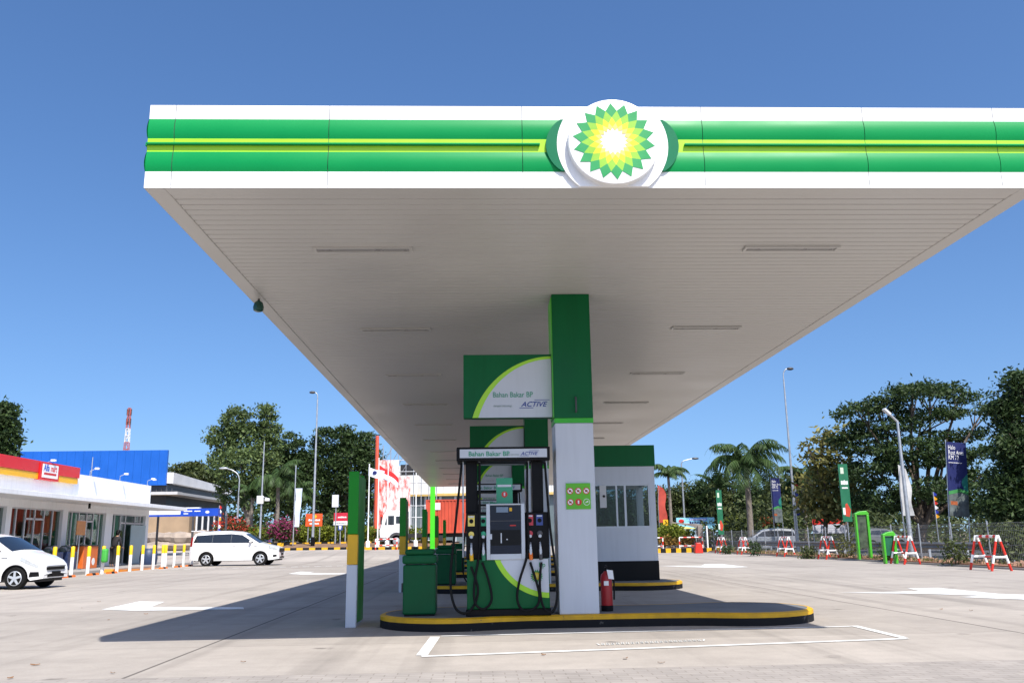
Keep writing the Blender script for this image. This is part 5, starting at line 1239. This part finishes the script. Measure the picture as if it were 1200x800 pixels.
# ================================================================== PLANTS
def cloud(mb, c, r, n, leaf, rnd, per=22, clump=None, flat=1.0):
    c = Vector(c); k = max(1, n//per); cs = clump or .17*min(r)+.10
    for i in range(k):
        while True:
            d = Vector((rnd.uniform(-1, 1), rnd.uniform(-1, 1), rnd.uniform(-1, 1)))
            if .15 < d.length < 1: break
        d = d.normalized()*(d.length**.45); q = c+Vector((d.x*r[0], d.y*r[1], d.z*r[2])); s = cs*rnd.uniform(.6, 1.5)
        for j in range(per):
            p = q+Vector((rnd.gauss(0, s), rnd.gauss(0, s), rnd.gauss(0, s*.62*flat)))
            nrm = Vector((rnd.gauss(0, .7), rnd.gauss(0, .7), rnd.gauss(.55, .6))).normalized(); u = nrm.orthogonal().normalized(); u.rotate(Matrix.Rotation(rnd.uniform(0, 6.28), 3, nrm)); v = nrm.cross(u)
            l = leaf*rnd.uniform(.65, 1.35); b = len(mb.v)
            mb.v += [tuple(p-u*l), tuple(p+v*l*.42-nrm*l*.1), tuple(p+u*l), tuple(p-v*l*.42-nrm*l*.1)]
            mb.f.append((b, b+1, b+2, b+3)); mb.mi.append(0)
def tree(name, label, px, Y, blobs, n, leaf, m, z0=0, tr=.2, group=None, seed=1, depth=.8, per=22, flat=1.0, bark=None, fork=.45, clump=None):
    rnd = random.Random(seed); p = P(px, 630, Y); t = thing(name, label, 'tree', (p.x, Y, z0), 0, group); o = Vector((p.x, Y, z0)); s = Y/FPX
    B_ = []; vol = 0
    for bx, by, rx, ry in blobs:
        c = P(bx, by, Y)-o; c.y += rnd.uniform(-.5, .5)*rx*s; r_ = (rx*s, max(rx, ry)*s*depth, ry*s); B_.append((c, r_)); vol += (r_[0]*r_[1]*r_[2])**.67
    mb = MB()
    for c, r_ in B_: cloud(mb, c, r_, int(n*(r_[0]*r_[1]*r_[2])**.67/vol), leaf, rnd, per, clump, flat)
    mb.build('crown', m, t, recalc=False)
    tm = MB(); top = max(c.z for c, _ in B_); low = min(c.z for c, _ in B_); cx = sum(c.x for c, _ in B_)/len(B_)
    fz = max(1.2, low*fork+.5); f = Vector((cx*.35, 0, fz)); tm.tube(smooth_path([(0, 0, -.3), (cx*.08, .1, fz*.5), f], 4), [tr*1.4]*4+[tr]*5, 9)
    for c, r_ in B_:
        mid = f.lerp(c, .5)+Vector((rnd.uniform(-.4, .4), rnd.uniform(-.4, .4), .3)); pts = smooth_path([f-Vector((0, 0, .2)), mid, c+Vector((0, 0, r_[2]*.4))], 4); tm.tube(pts, [tr*(.55-.45*i/(len(pts)-1)) for i in range(len(pts))], 6)
        for q in range(3):
            e = c+Vector((rnd.uniform(-.8, .8)*r_[0], rnd.uniform(-.8, .8)*r_[1], rnd.uniform(-.2, .8)*r_[2])); tm.tube([mid.lerp(c, .6), e], [tr*.18, tr*.05], 5)
    tm.build('trunk', bark or BARK, t, smooth=60); return t
LF_D = leafmat('leaf_dark', (.014, .034, .011), (.075, .12, .036)); LF_M = leafmat('leaf_mid', (.045, .08, .028), (.17, .23, .075)); LF_Y = leafmat('leaf_yellowish', (.07, .09, .025), (.32, .29, .09))
LF_O = leafmat('leaf_olive', (.026, .042, .014), (.11, .135, .04)); LF_H = leafmat('leaf_hedge', (.07, .10, .01), (.24, .28, .03)); LF_P = leafmat('leaf_palm', (.02, .045, .012), (.08, .14, .04)); LF_G = leafmat('leaf_grass', (.06, .08, .02), (.2, .2, .06))
tree('broadleaf_tree', 'dark green tree rising behind the shop at the left edge', -12, 62, [(4, 492, 20, 18), (8, 515, 14, 14), (-16, 500, 26, 28), (-18, 535, 26, 20), (10, 532, 10, 8)], 9000, .17, LF_D, per=34, seed=3, tr=.25)
tree('tall_tree', 'tallest loose mid green tree over the red flowers', 293, 86, [(277, 491, 18, 13), (311, 486, 11, 13), (259, 513, 15, 14), (290, 514, 22, 18), (318, 506, 9, 12), (258, 541, 12, 16), (284, 548, 24, 22), (311, 535, 15, 20), (268, 575, 14, 14), (298, 580, 20, 18)], 17000, .19, LF_M, .9, .28, per=36, seed=5, bark=PBARK)
tree('broadleaf_tree', 'dark tree right of the tallest loose tree', 346, 90, [(340, 524, 16, 16), (325, 545, 15, 20), (352, 552, 18, 22), (338, 580, 26, 22), (362, 540, 12, 14), (318, 575, 14, 20)], 13000, .20, LF_D, .9, .3, per=36, seed=7)
tree('broadleaf_tree', 'dense dark tree behind the tall lamp and nearest marker post', 405, 92, [(380, 516, 15, 13), (401, 514, 16, 14), (422, 519, 16, 16), (388, 545, 22, 24), (415, 552, 24, 26), (372, 572, 20, 24), (402, 588, 30, 22), (432, 538, 14, 20), (438, 570, 15, 26)], 22000, .20, LF_D, .9, .35, per=36, seed=9)
tree('umbrella_tree', 'distant flat topped tree beyond the white sloping roof', 226, 150, [(226, 546, 14, 3.5), (214, 552, 12, 3), (238, 552, 10, 3), (226, 557, 20, 3)], 2600, .34, LF_O, 0, .3, seed=11, flat=.4, clump=.7)
tree('broadleaf_tree', 'far rounded tree just beyond the end of the white sloping roof', 240, 130, [(236, 560, 12, 10), (248, 565, 12, 12), (228, 568, 12, 8)], 2800, .36, LF_O, 0, .3, seed=13)
tree('spreading_tree', 'large dark spreading tree behind the navy banner', 1078, 52, [(1098, 452, 36, 8), (1062, 463, 34, 8), (1030, 474, 32, 9), (1000, 484, 22, 7), (1132, 462, 22, 8), (1150, 480, 20, 6), (1090, 484, 46, 9), (1040, 500, 40, 12), (1122, 508, 34, 7), (1008, 516, 26, 14), (1062, 528, 44, 13), (1104, 538, 36, 10), (1028, 552, 38, 18), (1146, 528, 22, 6), (1150, 560, 26, 13), (1090, 575, 50, 14), (1036, 588, 36, 14), (1135, 590, 36, 14)], 27000, .13, LF_D, 0, .3, seed=15, per=44, flat=.5, clump=.34)
tree('broadleaf_tree', 'dense dark tree filling the right edge', 1216, 38, [(1196, 452, 24, 18), (1180, 478, 14, 16), (1206, 488, 34, 30), (1188, 522, 22, 22), (1214, 540, 34, 34), (1192, 566, 28, 22), (1182, 592, 26, 14), (1210, 596, 30, 18)], 20000, .115, LF_D, 0, .3, per=40, seed=17)
tree('dry_leaved_tree', 'yellowish sparse tree with large leaves between the tall lamp and the spreading tree', 968, 56, [(966, 512, 6, 8), (955, 536, 9, 8), (984, 516, 10, 16), (972, 548, 16, 18), (990, 560, 14, 22), (958, 572, 14, 14), (976, 592, 22, 14), (946, 522, 3, 4), (944, 562, 5, 6), (950, 592, 12, 12)], 3000, .22, LF_Y, 0, .14, seed=19, per=9, clump=.45)
LBLS = ['dark tree seen through the kiosk window', 'dark tree behind the kiosk', 'low dark tree just right of the kiosk', 'low dark tree behind the blue billboard', 'rounded tree between the billboard and the big palm', 'dark tree close behind the big palm', 'dark tree behind the silver car', 'dark tree behind the farther navy banner', 'olive tree behind the banner with the red top']
for i, (px, by, rx, ry, Y) in enumerate(((712, 596, 20, 24, 96), (745, 594, 22, 26, 98), (778, 590, 20, 20, 104), (806, 583, 22, 16, 100), (832, 575, 18, 16, 98), (860, 580, 24, 24, 92), (895, 582, 24, 24, 88), (925, 580, 22, 26, 84), (1000, 590, 30, 22, 80))):
    tree('broadleaf_tree', LBLS[i], px, Y, [(px, by, rx, ry), (px-rx*.5, by+8, rx*.7, ry*.8), (px+rx*.5, by+10, rx*.8, ry*.8), (px, by+22, rx*1.1, 12)], 6500, .20, LF_O if i % 2 else LF_D, 0, .22, per=30, seed=30+i)
def palm(label, px, Y, pyc, n, L_, z0=0, tr=.16, seed=1, droop=1.0, hang=.9):
    rnd = random.Random(seed); p = P(px, 632, Y); t = thing('palm_tree', label, 'tree', (p.x, Y, z0)); H_ = P(px, pyc, Y).z-z0
    MB().tube(smooth_path([(0, 0, -.2), (.05, 0, H_*.5), (0, 0, H_)], 8), [tr*1.25-.4*tr*i/16 for i in range(17)], 10).build('trunk', PBARK, t, smooth=60)
    mb = MB()
    for i in range(n):
        a = 2*pi*i/n+rnd.uniform(-.2, .2); el = rnd.choice([.2, .55, .9, 1.2, 1.38])*rnd.uniform(.85, 1.1); l = L_*rnd.uniform(.8, 1.1); d = Vector((cos(a), sin(a), 0)); pts = []; q = Vector((0, 0, H_)); e = el
        for k in range(13):
            pts.append(q.copy()); q = q+(d*cos(e)+Vector((0, 0, sin(e))))*l/12; e -= (.16+.045*k*.3)*droop
        mb.tube(pts, [.03*(1-k/14) for k in range(13)], 4)
        side = Vector((-d.y, d.x, 0))
        for k in range(1, 13):
            for h in range(3):
                o = pts[k-1].lerp(pts[k], h/3); tg = (pts[k]-pts[k-1]).normalized(); ll = l*.26*sin(pi*min(1, (k+h/3)/12.5+.12))**.6
                for s in (-1, 1):
                    e2 = o+(side*s*.55+tg*.35-Vector((0, 0, hang*rnd.uniform(.5, 1.1))))*ll; w_ = tg*.045; md = o.lerp(e2, .5)+Vector((0, 0, .08*ll))
                    b = len(mb.v); mb.v += [tuple(o-w_), tuple(o+w_), tuple(md+w_), tuple(e2), tuple(md-w_)]; mb.f.append((b, b+1, b+2, b+3, b+4)); mb.mi.append(0)
    mb.build('crown', LF_P, t, recalc=False); return t
palm('big full palm at the centre right with arching fronds', 880, 64, 546, 26, 4.6, 0, .2, 3)
palm('smaller palm standing by the kiosk corner', 787, 88, 556, 14, 3.0, 0, .15, 5)
palm('young upright palm beside the far green banner', 846, 76, 572, 9, 2.8, 0, .1, 7, .6, .5)
palm('half hidden dark palm right of the very tall lamp', 945, 72, 562, 18, 3.3, 0, .16, 9)
palm('palm with drooping fronds left of the tall banner', 323, 76, 561, 18, 3.6, .9, .16, 11)
palm('slender palm by the camera mast', 293, 78, 580, 12, 2.6, .9, .13, 13)
palm('low palm right of the tall banner pole', 348, 80, 578, 14, 2.8, .9, .14, 15)
def shrub(label, px0, px1, py0, py1, Y, m, n, leaf, name='shrub', cat='shrub', z0=None, seed=1, per=12, cl=None):
    rnd = random.Random(seed); a, b = P(px0, py1, Y), P(px1, py0, Y); cx, cz = (a.x+b.x)/2, (a.z+b.z)/2; rx, rz_ = (b.x-a.x)/2, (b.z-a.z)/2; zz = a.z if z0 is None else z0
    mb = MB(); k = max(1, int(rx/rz_/1.2))
    for i in range(k):
        u = 0 if k == 1 else -1+2*i/(k-1); cloud(mb, (u*(rx-rx/k), rnd.uniform(-.2, .2), cz-zz), (rx/k*1.1, max(.25, min(1.2, rx/k)), rz_), n//k, leaf, rnd, per, cl)
    for i in range(k*3): x = rnd.uniform(-rx*.7, rx*.7); mb.tube([(x*.7, 0, -.05), (x, rnd.uniform(-.2, .2), cz-zz)], .02, 4)
    o = mb.build(name, m, loc=(cx, Y, zz), recalc=False); return tag(o, label, cat)
RF = leafmat('flower_red', (.28, .02, .015), (.55, .08, .04)); PF = leafmat('flower_pink', (.20, .02, .08), (.45, .07, .20))
def flower(label, px0, px1, py0, py1, Y, fm, seed, z0):
    t = thing('flowering_bush', label, 'bush', (P((px0+px1)/2, py1, Y).x, Y, z0)); rnd = random.Random(seed); a, b = P(px0, py1, Y), P(px1, py0, Y); rx, rz_ = (b.x-a.x)/2, (b.z-a.z)/2; cz = (a.z+b.z)/2-z0
    mb = MB(); cloud(mb, (0, 0, cz-.2), (rx, rx*.7, rz_), 1500, .14, rnd); mb.build('foliage', LF_O, t, recalc=False); mb = MB(); cloud(mb, (0, -.3, cz+.1), (rx*1.03, rx*.75, rz_*1.05), 620, .12, rnd, 8, .3); mb.build('blossom', fm, t, recalc=False)
flower('bush of bright red flowers beside the dark hall', 253, 289, 609, 627, 74, RF, 1, .9); flower('bush of pink flowers by the palm trunks', 317, 346, 611, 630, 73.8, PF, 2, .9)
shrub('low yellow green hedge under the orange red board', 345, 388, 616, 633, 76, LF_H, 2600, .13, 'hedge', 'hedge', .98, 3); shrub('low yellow green hedge under the crimson board', 389, 432, 616, 633, 76.5, LF_H, 2400, .13, 'hedge', 'hedge', .98, 4); shrub('low green hedge left of the pink flowers', 284, 318, 618, 634, 75, LF_H, 1500, .13, 'hedge', 'hedge', .98, 5); shrub('low hedge behind the flagpoles', 428, 500, 618, 634, 76, LF_H, 2600, .13, 'hedge', 'hedge', .98, 6)
shrub('bushy green plant between the boards', 383, 394, 598, 625, 77, LF_M, 700, .15, z0=.98, seed=7)
shrub('yellow green hedge right of the kiosk', 768, 800, 615, 634, 70, LF_H, 1800, .14, 'hedge', 'hedge', .27, 8); shrub('orange tinged ground plants behind the lone tube frame', 776, 812, 629, 639, 67, leafmat('leaf_rust', (.14, .10, .02), (.35, .2, .05)), 900, .1, 'hedge', 'hedge', .27, 9); shrub('light green shrub behind the far green banner', 850, 872, 606, 626, 76, LF_H, 1300, .16, seed=10, z0=0); shrub('shrub under the farther navy banner', 918, 932, 604, 622, 72, LF_M, 700, .16, seed=11, z0=0)
shrub('orange flowering hedge above the silver car', 890, 912, 606, 614, 78, leafmat('leaf_orange', (.2, .05, .02), (.45, .12, .04)), 700, .14, 'hedge', 'hedge', 0, 12)
for px, pt_, pb_, Y, m, lb, sd in ((853, 637, 648, 56, LF_D, 'small dark bush right of the trestle under the far green banner', 20), (883, 634, 649, 50, LF_D, 'small pointed dark bush right of the trestle before the silver car', 21), (949, 640, 656, 42.5, LF_O, 'small dark round bush at the kerb between two trestles', 22), (994, 628, 656, 40.5, LF_G, 'feathery yellow green shrub under the near green banner', 23), (1121, 634, 663, 30.5, LF_O, 'young upright shrub under the navy banner', 24), (1040, 640, 660, 36, LF_D, 'little bush behind the short lime frame', 25)):
    w_ = max(4, (pb_-pt_)*.28); shrub(lb, px-w_, px+w_, pt_, pb_, Y, m, 420, .07, z0=.05, seed=sd, per=8)
shrub('sprawling grey green bush behind the fence at the right', 1168, 1196, 620, 660, 30, LF_O, 900, .09, z0=.0, seed=26, per=8)
tl = MB(); rnd = random.Random(21); x = -95
while x < 190:
    h = rnd.uniform(4.5, 7.5); wd = rnd.uniform(4, 7); cloud(tl, (x, 140+rnd.uniform(-6, 6), h*.5), (wd, 4, h*.55), 620, .42, rnd, 24, 1.0); x += wd*.62
stuff(tl.build('far_wood', LF_D, recalc=False))
tl = MB(); x = 20
while x < 62:
    h = rnd.uniform(2.2, 4.2); wd = rnd.uniform(2, 4); cloud(tl, (x, 72+rnd.uniform(-4, 4)+(x-20)*.1, h*.5), (wd, 2.5, h*.55), 520, .22, rnd, 20, .55); x += wd*.6
stuff(tl.build('undergrowth', LF_O, recalc=False))
rnd = random.Random(5); gm = MB()
for i in range(2800):
    y = rnd.uniform(20, 66); x = rnd.uniform(16.45, 17.6) if rnd.random() < .6 else rnd.uniform(17.6, 19.1); b = Vector((x, y, .09 if x < 17.6 else -.02)); h = rnd.uniform(.05, .22)*(1+(y > 45)*.3); q = Vector((rnd.uniform(-.1, .1), rnd.uniform(-.1, .1), h)); w_ = Vector((rnd.uniform(-1, 1), rnd.uniform(-1, 1), 0)).normalized()*.02; gm.face([b-w_, b+w_, b+q])
stuff(gm.build('grass', LF_G, recalc=False))
rb_ = MB()
for i in range(620):
    y = rnd.uniform(20, 64); r_ = rnd.uniform(.03, .12); rb_.ball((rnd.uniform(16.6, 18.9), y, .10), (r_*1.3, r_*1.2, r_*.7), 5)
stuff(rb_.build('rubble', mat('rubble_tan', (.30, .17, .11), .95, .4, 3)))

# ================================================================== PERSON
def skin_mesh(name, verts, edges, radii, m, parent, sub=1):
    me = bpy.data.meshes.new(name); me.from_pydata(verts, edges, []); o = bpy.data.objects.new(name, me); col.objects.link(o)
    sk = o.modifiers.new('skin', 'SKIN'); sk.use_smooth_shade = True
    if not me.skin_vertices: me.attributes  # layer is made by the modifier below
    bm = bmesh.new(); bm.from_mesh(me); lay = bm.verts.layers.skin.verify()
    for i, v in enumerate(bm.verts): v[lay].radius = radii[i] if isinstance(radii[i], tuple) else (radii[i],)*2; v[lay].use_root = (i == 0)
    bm.to_mesh(me); bm.free(); ss = o.modifiers.new('sub', 'SUBSURF'); ss.levels = ss.render_levels = sub
    dg = bpy.context.evaluated_depsgraph_get(); dg.update(); nm = bpy.data.meshes.new_from_object(o.evaluated_get(dg)); bpy.data.objects.remove(o); nm.name = name
    nm.materials.clear(); nm.materials.append(m); nm.shade_smooth(); k = bpy.data.objects.new(name, nm); col.objects.link(k); k.parent = parent; return k
pp = atX(132.5, 650, -17.2)
pe = thing('person', 'person in dark clothes stooping at the glass shop door', 'person', (-17.2, pp.y, .13), R(75))
V = [(0, 0, .90), (.06, 0, 1.12), (.16, 0, 1.30), (.21, 0, 1.40), (.25, 0, 1.47), (.27, 0, 1.58),
     (0, .09, .86), (.04, .10, .48), (-.02, .10, .08), (.10, .10, .03), (0, -.09, .86), (-.02, -.10, .48), (-.12, -.10, .08), (0, -.10, .03),
     (.15, .19, 1.33), (.20, .24, 1.06), (.36, .20, .92), (.44, .18, .90), (.15, -.19, 1.33), (.18, -.24, 1.06), (.33, -.20, .90), (.41, -.18, .87)]
E_ = [(0, 1), (1, 2), (2, 3), (3, 4), (4, 5), (0, 6), (6, 7), (7, 8), (8, 9), (0, 10), (10, 11), (11, 12), (12, 13), (2, 14), (14, 15), (15, 16), (16, 17), (2, 18), (18, 19), (19, 20), (20, 21)]
rd = [(.14, .11), (.13, .10), (.15, .10), .055, .06, (.085, .10), .085, .055, .038, .03, .085, .055, .038, .03, .055, .04, .028, .03, .055, .04, .028, .03]
for hi in (17, 21):
    sgn = 1 if hi == 17 else -1; bx_, by_, bz_ = V[hi]
    for k, (dy, l) in enumerate(((-.024, .065), (-.008, .08), (.008, .075), (.024, .06))):
        i0 = len(V); V += [(bx_+.05, by_+dy, bz_-.005), (bx_+.05+l*.6, by_+dy*1.2, bz_-.02), (bx_+.05+l*.8, by_+dy*1.2, bz_-.045)]; E_ += [(hi, i0), (i0, i0+1), (i0+1, i0+2)]; rd += [.009, .008, .006]
    i0 = len(V); V += [(bx_-.0, by_-sgn*.035, bz_+.0), (bx_+.035, by_-sgn*.055, bz_-.02)]; E_ += [(hi, i0), (i0, i0+1)]; rd += [.010, .008]
rd = [tuple(x*.72 for x in q) if isinstance(q, tuple) and i < 3 else (q*.72 if i in (6, 7, 8, 10, 11, 12, 14, 15, 18, 19) else q) for i, q in enumerate(rd)]
body = skin_mesh('body', V, E_, rd, SKIN, pe)
CL = mat('clothes_black', (.012, .011, .014), .8, .2)
shirt = skin_mesh('shirt', [(0, 0, .84), V[1], V[2], (.19, 0, 1.37), V[14], V[15], (.33, .205, .94), V[18], V[19], (.30, -.205, .925)], [(0, 1), (1, 2), (2, 3), (2, 4), (4, 5), (5, 6), (2, 7), (7, 8), (8, 9)], [(.165, .135), (.155, .125), (.17, .12), .075, .075, .056, .042, .075, .056, .042], CL, pe)
trs = skin_mesh('trousers', [(.01, 0, 1.0), V[6], V[7], (-.015, .10, .12), V[10], V[11], (-.11, -.10, .12)], [(0, 1), (1, 2), (2, 3), (0, 4), (4, 5), (5, 6)], [(.16, .13), .115, .075, .06, .115, .075, .06], CL, pe)
hr = MB(); hr.ball((.245, 0, 1.615), (.105, .10, .105), 14); hr.ball((.20, 0, 1.54), (.07, .085, .10), 12); hr.build('hair', BLACK, pe, smooth=60)
fc = MB(); fc.ball((.352, 0, 1.565), (.022, .014, .02), 8); fc.ball((.335, .035, 1.59), (.012, .016, .01), 8); fc.ball((.335, -.035, 1.59), (.012, .016, .01), 8); fc.build('face', SKIN, body, smooth=60)

# ================================================================== FALLEN LEAVES
lv = None; LM = mat('dry_leaf', (.22, .10, .03), .8, .3, 10)
for i, (px, py, s, lb) in enumerate(((41, 779.5, .13, 'curled brown leaf on the concrete at the lower left'), (12, 795, .10, 'brown leaf at the very bottom left corner'), (132, 789, .09, 'flat brown leaf near the bottom edge, left of the slab joint'), (116, 705, .09, 'small brown leaf left of the left white arrow'), (96, 712.5, .08, 'tiny brown leaf farthest left of the white arrow'), (171, 719.5, .09, 'small brown leaf just right of the arrow tip'), (127, 726.5, .09, 'reddish brown leaf below the left white arrow'), (285, 776, .08, 'brown leaf in front of the canopy shadow'), (733, 772, .12, 'dry orange leaf right below the front bay line'), (637, 767.5, .09, 'small brown leaf on the front bay line'), (1103, 714, .10, 'brown leaf below the right white arrow'), (1138, 715.5, .10, 'brown leaf below the tail of the right white arrow'), (775, 777, .09, 'pinkish leaf where the brick paving begins'))):
    p = G(px, py); m = MB(); n = 6; s *= .75
    m.grid([[(s*(-.5+j/n), -s*.22*sin(pi*j/n), .005+.015*s*abs(j-n/2)), (s*(-.5+j/n), 0, .010+.035*s*abs(j-n/2)*(.3+.5*(i % 2))), (s*(-.5+j/n), s*.22*sin(pi*j/n), .008+.03*s*abs(j-n/2))] for j in range(n+1)])
    tag(m.build('fallen_leaf', LM, loc=(p.x, p.y, .004), rz=i*1.3, recalc=False), lb, 'leaf', 'dry leaves fallen on the concrete')
S.render.engine = 'CYCLES'
